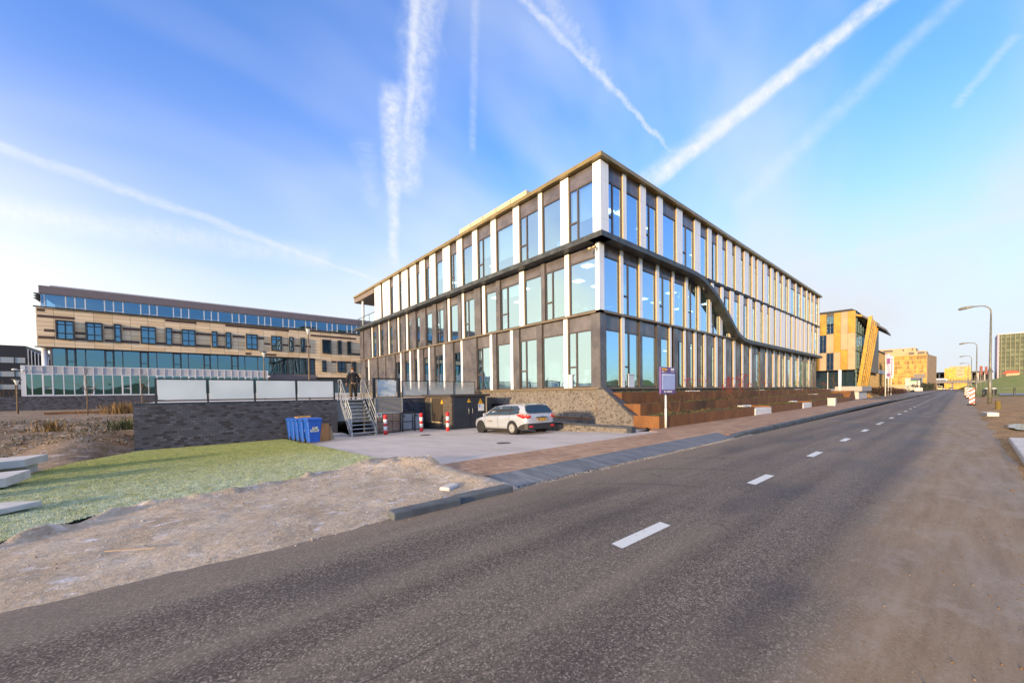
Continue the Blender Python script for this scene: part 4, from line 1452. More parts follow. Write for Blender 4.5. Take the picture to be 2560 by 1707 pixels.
jv = [pp(0, 0, .92), pp(0, .01, 1.10), pp(0, .02, 1.30), pp(0, .02, 1.44), pp(0, .03, 1.50)]
je = [(0, 1), (1, 2), (2, 3), (3, 4)]
jr = [(.20, .15), (.185, .14), (.21, .15), (.17, .12), (.08, .075)]
for sg in (-1, 1):
    k = len(jv)
    jv += [pp(sg * .205, .02, 1.42), pp(sg * .315, -.02, 1.14), pp(sg * .345, .05, .90)]
    je += [(3, k), (k, k + 1), (k + 1, k + 2)]
    jr += [(.095, .095), (.075, .078), (.050, .052)]
skinned('jacket', jv, je, jr, M['jacket'], pe)
tv = [pp(0, 0, .97)]
te, trr = [], [(.165, .125)]
for sg in (-1, 1):
    k = len(tv)
    fy = 0.05 if sg > 0 else -0.06
    tv += [pp(sg * .105, 0, .84), pp(sg * .135, .03 + fy * .5, .48), pp(sg * .14, fy - .02, .13)]
    te += [(0, k), (k, k + 1), (k + 1, k + 2)]
    trr += [(.115, .125), (.092, .10), (.075, .085)]
skinned('trousers', tv, te, trr, M['camo'], pe)
for sg in (-1, 1):
    fy = 0.05 if sg > 0 else -0.06
    skinned('shoe', [pp(sg * .14, fy - .07, .055), pp(sg * .145, fy + .05, .055), pp(sg * .155, fy + .19, .045)], [(0, 1), (1, 2)], [(.05, .05), (.055, .05), (.045, .035)], M['rubber'], pe, 1)
b = MB()
b.ball(pp(0, .045, 1.715), .115, 14, 8, 0, (.95, 1.08, .72))
b.box(PX - .08, PX + .08, PY + .10, PY + .22, PZ + 1.70, PZ + 1.712)
b.build('cap', M['cap'], pe, True)
b = MB()
b.tube([pp(-.17, -.125, 1.455), pp(-.08, -.135, 1.50), pp(0, -.13, 1.47), pp(.08, -.135, 1.50), pp(.17, -.125, 1.455)], .014, 6)
b.build('collar_trim', M['galv'], pe, True)

# -- lift cage, gate and meter cabinets right of the stair
lc = thing('lift_cage', 'wire-mesh cage above brushed metal doors, right of the stair', 'lift', (7.85, 20.5, -0.48))
m_, t_, i_ = cust('wire_mesh', 0.5)
s_ = t_.sep(t_.pos())
g1 = t_.m('ABSOLUTE', t_.m('SUBTRACT', t_.m('FRACT', t_.m('MULTIPLY', s_[0], 22.0)), 0.5))
g2 = t_.m('ABSOLUTE', t_.m('SUBTRACT', t_.m('FRACT', t_.m('MULTIPLY', s_[2], 22.0)), 0.5))
t_.put(i_['Base Color'], (0.26, 0.25, 0.235))
t_.put(i_['Alpha'], t_.m('MAXIMUM', t_.m('MAXIMUM', t_.mr(g1, 0.32, 0.38), t_.mr(g2, 0.32, 0.38)), 0.62))
M['mesh'] = m_
b = MB(); b.box(7.88, 9.38, 20.50, 20.512, 0.66, 1.42); b.build('mesh_panel', M['mesh'], lc)
b = MB()
for (x0, x1, z0, z1) in ((7.84, 7.88, 0.6, 1.46), (9.38, 9.42, 0.6, 1.46), (7.88, 9.38, 1.42, 1.46), (7.88, 9.38, 0.60, 0.66)):
    b.box(x0, x1, 20.47, 20.53, z0, z1)
b.build('frame', M['galv'], lc)
b = MB()
for x0, x1 in ((7.86, 8.32), (8.34, 8.80), (8.82, 9.25)):
    b.box(x0, x1, 20.50, 20.54, -0.42, 0.14); b.box(x0, x1, 20.50, 20.54, 0.17, 0.58)
b.build('door', pm('brushed', (0.26, 0.20, 0.17), 0.28, 0.6, var=0.2, vs=2.0), lc)
b = MB(); b.box(7.84, 9.30, 20.54, 21.95, -0.6, 1.40); b.build('shaft', M['steel_dark'], lc)
gt = thing('low_gate', 'black tube gate standing in front of the grey cabinets', 'gate', (9.35, 20.3, -0.46))
b = MB()
for x in (9.33, 10.08):
    b.box(x - 0.035, x + 0.035, 20.32, 20.38, gz(20.3), 0.66)
for z in (0.60, 0.10, -0.36):
    b.box(9.36, 10.05, 20.33, 20.37, z - 0.03, z + 0.03)
b.build('frame', M['steel_dark'], gt)
for k, (x0, x1, lb) in enumerate(((9.72, 10.42, 'pale grey meter cabinet seen through the black gate'), (10.52, 11.05, 'pale grey meter cabinet between the gate and the second bollard'))):
    cb = thing('meter_cabinet', lb, 'cabinet', (x0, 21.4, gz(21.4)), 'meter cabinets')
    b = MB(); b.box(x0, x1, 21.4, 21.75, gz(21.4) + 0.05, 0.46); b.build('body', M['grey_cab'], cb, bevel=0.01)
    b = MB(); b.box(x0 + 0.05, x0 + 0.25, 21.385, 21.40, 0.32, 0.40); b.build('label_plate', M['ink'], cb)
    b = MB(); b.box(x0, x1, 21.41, 21.74, gz(21.4) - 0.05, gz(21.4) + 0.05); b.build('foot', M['steel_dark'], cb)
bs = thing('standpipe_sign', 'thin post with the letters BF beside the first red and white bollard', 'sign', (7.86, 19.95, gz(20)))
b = MB(); b.cyl((7.86, 19.95, gz(20)), (7.86, 19.95, 0.50), 0.02, 0.02, 8); b.build('post', M['bark'], bs)
b = MB(); b.box(7.74, 7.98, 19.94, 19.955, 0.46, 0.66); b.build('plate', M['white'], bs)
text_mesh('BF', 0.19, (7.86, 19.935, 0.56), ROT_S, M['ink'], bs, 'letters')

# -- red and white bollards
bo_ = None
for k, (x, y, lb) in enumerate(((7.88, 19.22, 'red and white bollard just right of the stair foot'), (10.02, 19.45, 'red and white bollard in front of the grey meter cabinets'), (10.83, 17.99, 'red and white bollard at the corner of the transformer house'))):
    if bo_ is None:
        bo_ = thing('bollard', lb, 'bollard', (x, y, gz(y)), 'red and white bollards')
        z0 = gz(y)
        for j, (a, c, mt) in enumerate(((0, .22, 'red'), (.22, .44, 'white'), (.44, .57, 'red'), (.57, .80, 'white'), (.80, 1.00, 'red'))):
            q = MB(); q.cyl((x, y, z0 + a), (x, y, z0 + c), .095, .095, 20)
            if j == 4:
                q.ball((x, y, z0 + 1.0), .095, 20, 6, 0, (1, 1, .35))
            q.build('red_band' if mt == 'red' else 'white_band', M[mt], bo_, True)
            for pl in bpy.data.objects[bo_.children[-1].name].data.polygons:
                pl.use_smooth = abs(pl.normal.z) < 0.9
    else:
        dup(bo_, (x, y, gz(y)), None, lb)

# -- transformer house
TX, TY = 11.55, 18.75
th = thing('transformer_house', 'small dark transformer house with a flat roof and navy double doors', 'transformer house', (TX, TY, -0.45))
m_, t_, i_ = cust('pebble_wall', 0.85)
v_ = t_.sep(t_.n('ShaderNodeTexVoronoi', {'Vector': t_.pos(), 'Scale': 26.0}).outputs['Color'])[0]
t_.put(i_['Base Color'], t_.ramp(v_, [(0.2, (0.045, 0.035, 0.028)), (0.7, (0.10, 0.078, 0.06)), (0.95, (0.22, 0.18, 0.15))]))
M['pebble_wall'] = m_
b = MB(); b.box(TX, 14.05, TY, 21.9, -0.15, 1.47); b.build('wall', M['pebble_wall'], th)
b = MB(); b.box(TX - 0.015, 14.06, TY - 0.015, 21.9, -0.9, -0.15); b.build('plinth', M['steel_dark'], th)
b = MB(); b.box(TX - 0.14, 14.20, TY - 0.14, 22.0, 1.47, 1.60); b.build('roof', pm('roof_slab', (0.045, 0.04, 0.042), 0.7), th, bevel=0.01)
for a, c in ((11.66, 12.80), (12.82, 13.92)):
    b = MB(); b.box(a, c, TY - 0.035, TY - 0.005, -0.36, 1.42)
    d_ = b.build('door', M['door_navy'], th)
    hx = c - 0.12 if a < 12 else a + 0.12
    b = MB(); b.tube([(hx, TY - 0.05, 0.45), (hx, TY - 0.085, 0.50), (hx, TY - 0.085, 0.72), (hx, TY - 0.05, 0.77)], 0.013, 6); b.build('handle', M['galv'], d_, True)
b = MB(); b.box(13.94, 14.03, TY - 0.03, TY - 0.004, -0.4, 1.47); b.build('door_post', M['bronze_side'], th)
b = MB(); b.box(TX - 0.03, TX - 0.004, 19.75, 21.0, -0.02, 1.38); sd = b.build('side_door', pm('brown_door', (0.055, 0.042, 0.032), 0.5), th)
b = MB()
b.box(TX - 0.045, TX - 0.005, 21.0, 21.06, -0.05, 1.40); b.box(TX - 0.045, TX - 0.005, 19.75, 21.06, -0.08, -0.02)
b.build('door_frame', M['bronze_side'], sd)


def warn(x, y, z, s, facing, name='warning_sign'):
    q = MB()
    if facing == 'S':
        q.prism([(x - s / 2, y, z), (x + s / 2, y, z), (x, y, z + s * .88)], (0, -0.008, 0))
    else:
        q.prism([(x, y + s / 2, z), (x, y - s / 2, z), (x, y, z + s * .88)], (-0.008, 0, 0))
    w_ = q.build(name, M['yellow'], th)
    q = MB()
    pts = [(0.02, .62), (-.10, .34), (0.0, .36), (-.03, .12), (.10, .42), (0.0, .40)]
    if facing == 'S':
        q.prism([(x + s * u, y - 0.010, z + s * vv_) for u, vv_ in pts], (0, -0.003, 0))
    else:
        q.prism([(x - 0.010, y - s * u, z + s * vv_) for u, vv_ in pts], (-0.003, 0, 0))
    q.build('bolt_symbol', M['ink'], w_)


warn(12.72, TY - 0.036, 1.12, 0.26, 'S')
warn(13.55, TY - 0.036, 1.02, 0.34, 'S')
warn(TX - 0.031, 19.75, 1.06, 0.30, 'W')
b = MB(); b.box(13.38, 13.80, TY - 0.045, TY - 0.036, 0.60, 1.00); nt = b.build('notice', M['white'], th)
b = MB()
b.box(13.40, 13.52, TY - 0.049, TY - 0.046, 0.80, 0.96)
for k in range(3):
    b.box(13.56, 13.76, TY - 0.049, TY - 0.046, 0.72 + k * 0.08, 0.735 + k * 0.08)
b.build('print', M['sign_line'], nt)
b = MB(); b.box(14.05, 15.9, 20.3, 22.0, -0.9, 1.36)
tag(b.build('brick_pier', M['brick_warm_x']), 'dark brick pier between the transformer house and the office plinth', 'brick pier')
b = MB(); b.box(15.60, 15.68, 19.2, 20.25, 0.42, 0.95)
tag(b.build('air_vent', M['black']), 'black rectangular vent in the brick plinth behind the car bonnet', 'vent')

# -- paper bins
bx, by = 4.13, 17.75


def make_bin():
    x, y, z = bx, by, gz(by)
    r_ = thing('wheelie_bin', 'front blue wheelie bin, its whole paper label in view', 'bin', (x, y, z), 'blue paper bins in a row')
    q = MB()
    rings = []
    for zz_, w, d in ((0.06, .21, .25), (0.5, .245, .30), (0.96, .285, .35)):
        rings.append([(x + sx_ * w, y + sy_ * d, z + zz_) for sx_, sy_ in ((-.85, -1), (.85, -1), (1, -.85), (1, .85), (.85, 1), (-.85, 1), (-1, .85), (-1, -.85))])
    q.loft(rings)
    q.build('body', M['blue_bin'], r_, bevel=0.012)
    q = MB()
    q.box(x - .30, x + .30, y - .37, y + .36, z + .955, z + 1.00)
    rings = []
    for zz_, w, d in ((1.00, .305, .375), (1.035, .30, .37), (1.065, .25, .31)):
        rings.append([(x + sx_ * w, y + sy_ * d, z + zz_) for sx_, sy_ in ((-.88, -1), (.88, -1), (1, -.9), (1, .9), (.88, 1), (-.88, 1), (-1, .9), (-1, -.9))])
    q.loft(rings)
    q.build('lid', M['blue_bin'], r_, bevel=0.012)
    for sg in (-1, 1):
        q = MB(); q.cyl((x + sg * .20, y + .30, z + .10), (x + sg * .26, y + .30, z + .10), .10, .10, 16)
        q.build('wheel', M['rubber'], r_)
    q = MB(); q.tube([(x - .26, y + .36, z + .93), (x - .26, y + .44, z + .97), (x + .26, y + .44, z + .97), (x + .26, y + .36, z + .93)], .016, 6); q.build('handle', M['blue_bin'], r_, True)
    tilt = math.atan((.35 - .30) / .46)
    Rm = ROT_S @ Matrix.Rotation(tilt, 4, 'X')

    def fp(zz_):
        return y - (.30 + (.35 - .30) * (zz_ - .5) / .46) - .006
    q = MB(); q.quad([(x - .16, fp(.50), z + .50), (x + .16, fp(.50), z + .50), (x + .16, fp(.60), z + .60), (x - .16, fp(.60), z + .60)])
    lb = q.build('sticker', M['white'], r_)
    text_mesh('PAPIER', .088, (x, fp(.55) - .004, z + .55), ROT_S, M['ink'], lb, 'letters', 0.0015)
    q = MB(); q.quad([(x - .09, fp(.61), z + .61), (x + .12, fp(.61), z + .61), (x + .12, fp(.70), z + .70), (x - .09, fp(.70), z + .70)], 0)
    q.quad([(x - .08, fp(.665) - .003, z + .665), (x + .02, fp(.665) - .003, z + .665), (x + .02, fp(.695) - .003, z + .695), (x - .08, fp(.695) - .003, z + .695)], 1)
    q.quad([(x - .08, fp(.62) - .003, z + .62), (x + .11, fp(.62) - .003, z + .62), (x + .11, fp(.655) - .003, z + .655), (x - .08, fp(.655) - .003, z + .655)], 2)
    q.build('sticker', [M['white'], M['red'], M['green']], r_)
    return r_


bin0 = make_bin()
for (x, y, lb) in ((4.09, 18.58, 'second blue wheelie bin, directly behind the front one'), (4.07, 19.40, 'third blue wheelie bin in the row, under the pine crate'),
                   (4.05, 20.2, 'fourth blue wheelie bin in the row, mostly hidden by the others'), (4.05, 21.0, 'rearmost blue wheelie bin, against the dark brick wall')):
    dup(bin0, (x, y, gz(y)), R(rnd.uniform(-4, 4)), lb)
b = MB()
for k in range(3):
    b.box(3.84, 4.38, 19.12 + k * .22, 19.30 + k * .22, gz(19.7) + 1.10, gz(19.7) + 1.125)
for x in (3.88, 4.10, 4.30):
    b.box(x, x + .06, 19.12, 19.74, gz(19.7) + 1.065, gz(19.7) + 1.10)
b.box(3.84, 4.38, 19.10, 19.12, gz(19.7) + 1.07, gz(19.7) + 1.18)
tag(b.build('pine_crate', M['pine']), 'flat pine crate lying on the lids of the blue bins', 'crate')
b = MB(); b.rbox((4.72, 18.35, gz(18.3) + .39), (.42, .05, .78), .12)
b.rbox((4.93, 18.5, gz(18.3) + .33), (.2, .05, .66), .35)
tag(b.build('cardboard_sheet', M['card']), 'tall folded brown cardboard leaning beside the front blue bin', 'cardboard')
b = MB(); b.prism([(5.02, 18.9, gz(18.9)), (5.30, 18.9, gz(18.9)), (5.27, 19.0, gz(18.9) + .30), (5.18, 19.0, gz(18.9) + .62), (5.02, 19.0, gz(18.9) + .60)], (0, .05, 0))
tag(b.build('cardboard_flap', M['card_pale']), 'smaller pale cardboard flap leaning right of the brown sheet', 'cardboard')
for (x, y, lb) in ((8.68, 16.45, 'dark round drain cover in the yard nearer the bollards'), (8.06, 9.85, 'dark round drain cover in the yard nearer the pavement')):
    b = MB(); b.cyl((x, y, gz(y) + 0.005), (x, y, gz(y) + 0.022), .24, .24, 24)
    o = tag(b.build('drain_cover', M['steel_dark']), lb, 'drain cover', 'yard drain covers')
    o['group'] = 'yard drain covers'

# -- loose kerb stones at the edge of the road
for k, (x0, x1, y, lb) in enumerate(((2.02, 3.05, 4.72, 'dark kerb stone lying on the gravel edge, farther from the driveway'), (3.06, 4.10, 4.78, 'dark kerb stone lying on the gravel edge, touching the driveway slabs'))):
    b = MB(); b.box(x0, x1, y, y + .22, -0.05, 0.098)
    tag(b.build('kerb_stone', M['kerb'], bevel=0.02), lb, 'kerb stone', 'loose kerb stones')
b = MB(); b.rbox((3.35, 5.55, .065), (.34, .20, .07), .5); tag(b.build('concrete_lump', M['concrete'], bevel=.03), 'small grey concrete lump half buried in the gravel', 'concrete lump')
b = MB(); b.rbox((-0.45, 5.55, .068), (.46, .011, .011), -0.55)
tag(b.build('wooden_stick', pm('dry_stick', (0.34, 0.25, 0.18), 0.8)), 'thin pale wooden stick lying on the gravel', 'stick')

# -- concrete slabs on the left
for k, (poly_, z0, z1, lb) in enumerate((
        ([(-8, 12.8), (-2.9, 14.55), (-2.72, 15.6), (-8, 14.4)], 0.02, 0.20, 'uppermost long pale concrete slab at the left edge, farthest from the road'),
        ([(-8, 14.3), (-2.98, 15.1), (-2.9, 15.6), (-8, 15.2)], -0.22, 0.015, 'short block carrying the farthest concrete slab'),
        ([(-8, 11.0), (-2.62, 11.95), (-2.52, 13.0), (-8, 12.5)], -0.05, 0.13, 'middle pale concrete slab at the left edge of the lawn'),
        ([(-8, 11.4), (-2.85, 12.2), (-2.75, 12.8), (-8, 12.2)], -0.30, -0.055, 'short block carrying the middle concrete slab'),
        ([(-8, 9.2), (-2.95, 10.6), (-2.9, 11.3), (-8, 10.4)], -0.06, 0.10, 'nearest raised concrete slab, cut by the picture edge'),
        ([(-6, 7.6), (-1.95, 8.55), (-1.62, 8.85), (-2.0, 9.1), (-6, 8.5)], 0.05, 0.13, 'thin white concrete slab lying flat on the lawn'))):
    b = MB(); b.prism([(x, y, z0) for x, y in poly_], (0, 0, z1 - z0))
    tag(b.build('concrete_slab', M['concrete'], bevel=0.012), lb, 'concrete slab', 'concrete slabs left of the lawn')

# -- corten planters in three terraces
def planter(x0, x1, y0, y1, z0, z1, ye, lb):
    """Front sheet from (x0,y0) to (x1,ye)."""
    p = thing('corten_planter', lb, 'planter', (x0, y0, z0), 'rusty steel terraces')
    q = MB()
    q.prism([(x0, y0, z0), (x1, ye, z0), (x1, ye, z1), (x0, y0, z1)], (0, .02, 0))
    q.box(x0, x0 + .02, y0 + .022, y1, z0, z1)
    q.box(x1 - .02, x1, ye + .022, y1, z0, z1)
    q.box(x0 + .02, x1 - .02, y0 + .022, y0 + .07, z1 - .012, z1) if abs(ye - y0) < .01 else None
    q.build('steel_edge', M['corten'], p)
    q = MB(); q.prism([(x0 + .022, y0 + .024, z0), (x1 - .022, ye + .024, z0), (x1 - .022, y1, z0), (x0 + .022, y1, z0)], (0, 0, z1 - z0 - .04))
    q.build('soil_bed', M['soil'], p)
    return p


planter(14.76, 25.96, 8.0, 9.18, .05, .59, 8.0, 'low rusty steel planter nearest the purple sign, at pavement level')
planter(28.96, 37.10, 8.02, 9.18, .05, .59, 8.08, 'low rusty steel planter between the two white benches')
planter(40.2, 60.5, 8.14, 9.18, .05, .59, 8.62, 'low rusty steel planter beyond the second white bench')
planter(15.35, 60.8, 9.2, 10.38, .3, 1.06, 9.2, 'middle rusty steel planter, second step of the terrace')
planter(15.75, 60.9, 10.4, 11.86, .6, 1.58, 10.4, 'top rusty steel planter right under the office windows')

# -- white timber benches let into the lowest planter
bench0 = None
for (x, y, lb) in ((25.99, 8.0, 'white slatted timber bench set into the rusty planter, nearer one'), (37.13, 8.08, 'white slatted timber bench set into the rusty planter, farther one')):
    if bench0 is None:
        bench0 = thing('timber_bench', lb, 'bench', (x, y, .09), 'white timber benches')
        q = MB()
        for k in range(3):
            q.box(x, x + 2.95, y - .05, y + .62, .10 + k * .13, .215 + k * .13)
        q.build('seat', M['white'], bench0, bevel=.008)
        q = MB(); q.box(x, x + 1.45, y + .64, y + .95, .12, .665); q.build('backrest', M['white'], bench0, bevel=.008)
    else:
        dup(bench0, (x, y, .09), R(1.5), lb)
lb_ = thing('litter_bin', 'square grey litter bin standing on the pavement before the last planter', 'litter bin', (43.6, 7.45, .1))
b = MB(); b.box(43.35, 44.0, 7.1, 7.65, .1, .76); b.build('body', M['galv'], lb_, bevel=.015)
b = MB(); b.box(43.32, 44.03, 7.07, 7.68, .76, .80); b.build('lid', M['galv'], lb_)
for (x, y, z, w, lb) in ((23.5, 11.0, 1.56, 1.6, 'pale frosted stone strip on the top planter, nearest the sign'), (36.0, 11.0, 1.56, 1.8, 'pale frosted stone strip on the top planter, halfway along'),
                         (48.0, 11.0, 1.56, 2.2, 'pale frosted stone strip on the top planter, towards its far end'), (48.5, 9.9, 1.04, 2.2, 'pale frosted stone strip on the middle planter')):
    b = MB()
    r2 = random.Random(int(x))
    for k in range(40):
        b.ball((x + r2.uniform(0, w), y + r2.uniform(-.2, .2), z + .02), r2.uniform(.05, .10), 6, 4, 0, (1, 1, .6))
    tag(b.build('stone_strip', pm('frost_stone', (0.52, 0.50, 0.48), .9)), lb, 'stones', 'pale stone strips')

# -- site sign by the pavement
sg_ = thing('site_sign', 'purple company sign with a pale blue list on a white post', 'sign', (15.25, 7.92, .09))
b = MB(); b.cyl((15.25, 7.97, .09), (15.25, 7.97, 1.55), .035, .035, 12); b.cyl((15.25, 7.97, .09), (15.25, 7.97, .9), .045, .045, 12); b.build('post', M['white'], sg_, True)
b = MB(); b.box(14.66, 15.88, 7.86, 7.94, 1.50, 2.60); bd = b.build('board', M['sign_purple'], sg_, bevel=.01)
b = MB(); b.box(14.745, 15.80, 7.85, 7.858, 1.68, 2.33); b.build('list_panel', M['sign_blue'], bd)
b = MB()
for k in range(6):
    b.box(14.80, 15.74, 7.842, 7.848, 1.735 + k * .09, 1.765 + k * .09)
b.build('list_line', M['sign_line'], bd)
b = MB()
for k in range(7):
    b.box(14.745 + k * .062, 14.79 + k * .062, 7.85, 7.858, 2.47, 2.55)
b.build('yellow_lettering', M['yellow'], bd)
b = MB()
for k in range(3):
    b.box(14.75 + k * .06, 14.79 + k * .06, 7.85, 7.858, 2.385, 2.43)
b.box(14.86, 15.20, 7.838, 7.845, 2.255, 2.285); b.box(14.80, 14.83, 7.838, 7.845, 2.255, 2.29)
for k in range(4):
    b.box(15.50 + k * .065, 15.555 + k * .065, 7.85, 7.858, 2.47, 2.56)
    b.box(15.50 + k * .065, 15.54 + k * .065, 7.85, 7.858, 2.405, 2.425)
for k in range(9):
    if k != 2:
        b.box(14.92 + k * .075, 14.975 + k * .075, 7.85, 7.858, 1.565, 1.625)
b.build('white_lettering', M['white'], bd)
b = MB()
for k in range(14):
    a0, a1 = 2 * PI * k / 14, 2 * PI * (k + 1) / 14
    b.quad([(15.03 + .05 * math.cos(a0), 7.855, 2.41 + .05 * math.sin(a0)), (15.03 + .05 * math.cos(a1), 7.855, 2.41 + .05 * math.sin(a1)), (15.03 + .03 * math.cos(a1), 7.855, 2.41 + .03 * math.sin(a1)), (15.03 + .03 * math.cos(a0), 7.855, 2.41 + .03 * math.sin(a0))])
b.build('ring_emblem', M['yellow'], bd)
# security camera on the corner fin
sc2 = thing('security_camera', 'small twin security camera on the white corner fin under the black ribbon', 'security camera', (X0 + .3, Y0 + .35, 8.9))
b = MB(); b.box(X0 + .20, X0 + .34, Y0 + .50, Y0 + .56, 8.95, 9.08); b.build('bracket', M['bronze_side'], sc2)
for sgn in (-1, 1):
    b = MB(); b.cyl((X0 + .12, Y0 + .53 + sgn * .10, 8.96), (X0 - .12, Y0 + .53 + sgn * .15, 8.86), .055, .055, 10); b.build('camera_head', M['bronze_side'], sc2, True)

# ================================================================ CAR
def make_car(label):
    """Estate car in its own axes: +x towards the bonnet, rear bumper at x=0, wheels on z=0."""
    t = thing('parked_car', label, 'car', (0, 0, 0))

    def ring(x, w, zb, zt, cr=.02):
        h = zt - zb
        half = [(0, zb), (w * .80, zb), (w * .95, zb + .05), (w, zb + h * .30), (w * 1.0, zb + h * .55), (w * .985, zt - h * .16), (w * .93, zt - h * .03), (w * .80, zt + cr * .4), (w * .4, zt + cr * .9)]
        pts = [(x, y, z) for y, z in half] + [(x, 0, zt + cr)] + [(x, -y, z) for y, z in half[:0:-1]]
        return pts
    st_ = [(0.00, .62, .46, .92), (0.03, .76, .36, .97), (0.12, .85, .30, 1.0), (0.35, .90, .25, 1.01), (0.9, .912, .21, 1.0), (1.8, .915, .19, .975), (2.7, .912, .19, .95), (3.35, .90, .20, .93),
           (3.75, .885, .21, .87), (4.10, .86, .22, .80), (4.35, .78, .24, .71), (4.50, .64, .29, .62), (4.55, .50, .36, .54)]
    b = MB()
    b.loft([ring(*q) for q in st_])
    o = b.build('body', M['car_white'], t, True)
    md = o.modifiers.new('s', 'SUBSURF'); md.levels = 1; md.render_levels = 1

    def wr(z):
        return np.interp(z, [.93, 1.15, 1.40, 1.50], [.855, .79, .675, .56])

    def gring(x, z0, z1):
        zs = [z0, z0 + (z1 - z0) * .5, z1 - .06, z1 - .012]
        half = [(wr(z), z) for z in zs] + [(wr(z1) * .55, z1 + .012)]
        return [(x, y, z) for y, z in half] + [(x, 0, z1 + .018)] + [(x, -y, z) for y, z in half[::-1]]
    b = MB()
    gs_ = [(.10, .90, 1.0), (.22, .90, 1.20), (.36, .90, 1.385), (.50, .90, 1.43), (1.0, .90, 1.47), (1.7, .90, 1.485), (2.2, .90, 1.46), (2.55, .90, 1.40), (2.9, .89, 1.245), (3.2, .88, 1.08), (3.45, .86, .935)]
    b.loft([gring(*q) for q in gs_])
    b.build('roof', M['car_white'], t, True)
    # side windows
    wins = {'front_door_window': [(2.02, .985), (3.12, .99), (2.83, 1.19), (2.50, 1.355), (2.10, 1.40)], 'rear_door_window': [(1.22, .995), (1.96, .985), (2.02, 1.40), (1.28, 1.40)], 'quarter_window': [(.62, 1.06), (1.16, 1.00), (1.20, 1.395), (.80, 1.37), (.60, 1.22)]}
    for nm, pl in wins.items():
        for sgn in (-1, 1):
            q = MB()
            q.prism([(x, sgn * (wr(z) + .004), z) for x, z in pl], (0, sgn * .008, 0))
            q.build(nm, M['car_glass'], t)
    for sgn in (-1, 1):     # dark pillars and trim round the glass
        q = MB()
        q.prism([(x, sgn * (wr(z) + .001), z) for x, z in [(.55, 1.02), (1.2, .965), (3.2, .955), (2.86, 1.215), (2.50, 1.385), (2.08, 1.43), (.80, 1.40), (.55, 1.24)]], (0, sgn * .005, 0))
        q.build('window_trim', M['plastic'], t)
    # rear window and its hatch
    q = MB()
    rp_ = [(.105, -.72, 1.03), (.105, .72, 1.03), (.20, .74, 1.16), (.365, .63, 1.375), (.365, -.63, 1.375), (.20, -.74, 1.16)]
    q.prism([(x - .045, y, z + .01) for x, y, z in rp_], (.03, 0, 0))
    q.build('rear_window', M['car_glass'], t)
    q = MB(); q.prism([(.30, -.62, 1.42), (.30, .62, 1.42), (.55, .60, 1.452), (.55, -.60, 1.452)], (0, 0, .03)); q.build('roof_spoiler', M['car_white'], t)
    q = MB(); q.prism([(3.42, -.80, .945), (3.42, .80, .945), (2.62, .62, 1.395), (2.62, -.62, 1.395)], (.02, 0, .03)); q.build('windscreen', M['car_glass'], t)
    # bumper, sills, arches
    q = MB()
    q.loft([[(x, y, z) for (y, z) in ((-w, .26), (w, .26), (w, zt), (-w, zt))] for x, w, zt in ((-.035, .60, .52), (-.02, .78, .54), (.10, .885, .55), (.40, .915, .46), (.62, .922, .30))])
    q.build('rear_bumper', M['plastic'], t, bevel=.02)
    for sgn in (-1, 1):
        q = MB(); q.box(.95, 3.45, sgn * .86, sgn * .922, .18, .28); q.build('sill', M['plastic'], t)
        q = MB(); q.box(.0, .05, sgn * .62 - .10, sgn * .62 + .10, .36, .44) ; q.v = [(x - .045, y, z) for x, y, z in q.v]; q.build('reflector', M['red'], t)
        q = MB()
        q.prism([(.02, sgn * .60, .80), (.02, sgn * .60, .93), (.05, sgn * .855, .985), (.26, sgn * .915, .99), (.62, sgn * .925, .975), (.52, sgn * .93, .90), (.20, sgn * .918, .80), (.05, sgn * .865, .79)], (-.03, sgn * .012, 0))
        tl = q.build('tail_light', M['tail'], t)
        q = MB(); q.prism([(.03, sgn * .70, .905), (.03, sgn * .70, .94), (.06, sgn * .87, .975), (.30, sgn * .932, .97), (.24, sgn * .93, .93)], (-.035, sgn * .018, 0)); q.build('clear_lens', M['tail_clear'], tl)
        q = MB(); q.ball((3.05, sgn * 1.01, 1.0), .11, 12, 8, 0, (.55, 1.0, .75)); q.box(3.03, 3.10, sgn * .86, sgn * .96, .955, .985); q.build('mirror', M['car_white'], t, True)
        for x in (1.30, 2.20):
            q = MB(); q.tube([(x, sgn * .915, .835), (x + .04, sgn * .945, .84), (x + .18, sgn * .945, .845), (x + .22, sgn * .915, .84)], .013, 6); q.build('door_handle', M['car_white'], t, True)
        for x in (1.17, 2.08, 3.20):
            q = MB(); q.prism([(x, sgn * .9165, .28), (x + .008, sgn * .9165, .28), (x + .03, sgn * .918, .62), (x + .012, sgn * .905, .93), (x + .004, sgn * .905, .93), (x + .022, sgn * .918, .62)], (0, sgn * .003, 0)); q.build('door_seam', M['plastic'], t)
        for x in (.98, 3.63):
            q = MB(); q.cyl((x, sgn * .70, .325), (x, sgn * .9145, .325), .375, .375, 28); q.build('wheel_arch', M['black'], t)
            q = MB()
            prof_ = [(.20, .70), (.295, .705), (.318, .74), (.318, .88), (.305, .93), (.265, .946), (.215, .936)]
            q.loft([[(x + r_ * math.cos(a), sgn * yy, .318 + r_ * math.sin(a)) for r_, yy in prof_] for a in np.linspace(0, 2 * PI, 33)], 0, False, False)
            ty = q.build('wheel', M['rubber'], t, True)
            q = MB(); q.cyl((x, sgn * .80, .318), (x, sgn * .932, .318), .215, .205, 28); q.build('rim', M['hubcap'] if x < 1 else M['plastic'], ty)
            q = MB()
            for k in range(10):
                a = 2 * PI * k / 10
                q.cyl((x + .15 * math.cos(a), sgn * .930, .318 + .15 * math.sin(a)), (x + .15 * math.cos(a), sgn * .9345, .318 + .15 * math.sin(a)), .022, .022, 8)
            q.cyl((x, sgn * .930, .318), (x, sgn * .937, .318), .03, .03, 10)
            q.build('rim_hole', M['black'], ty)
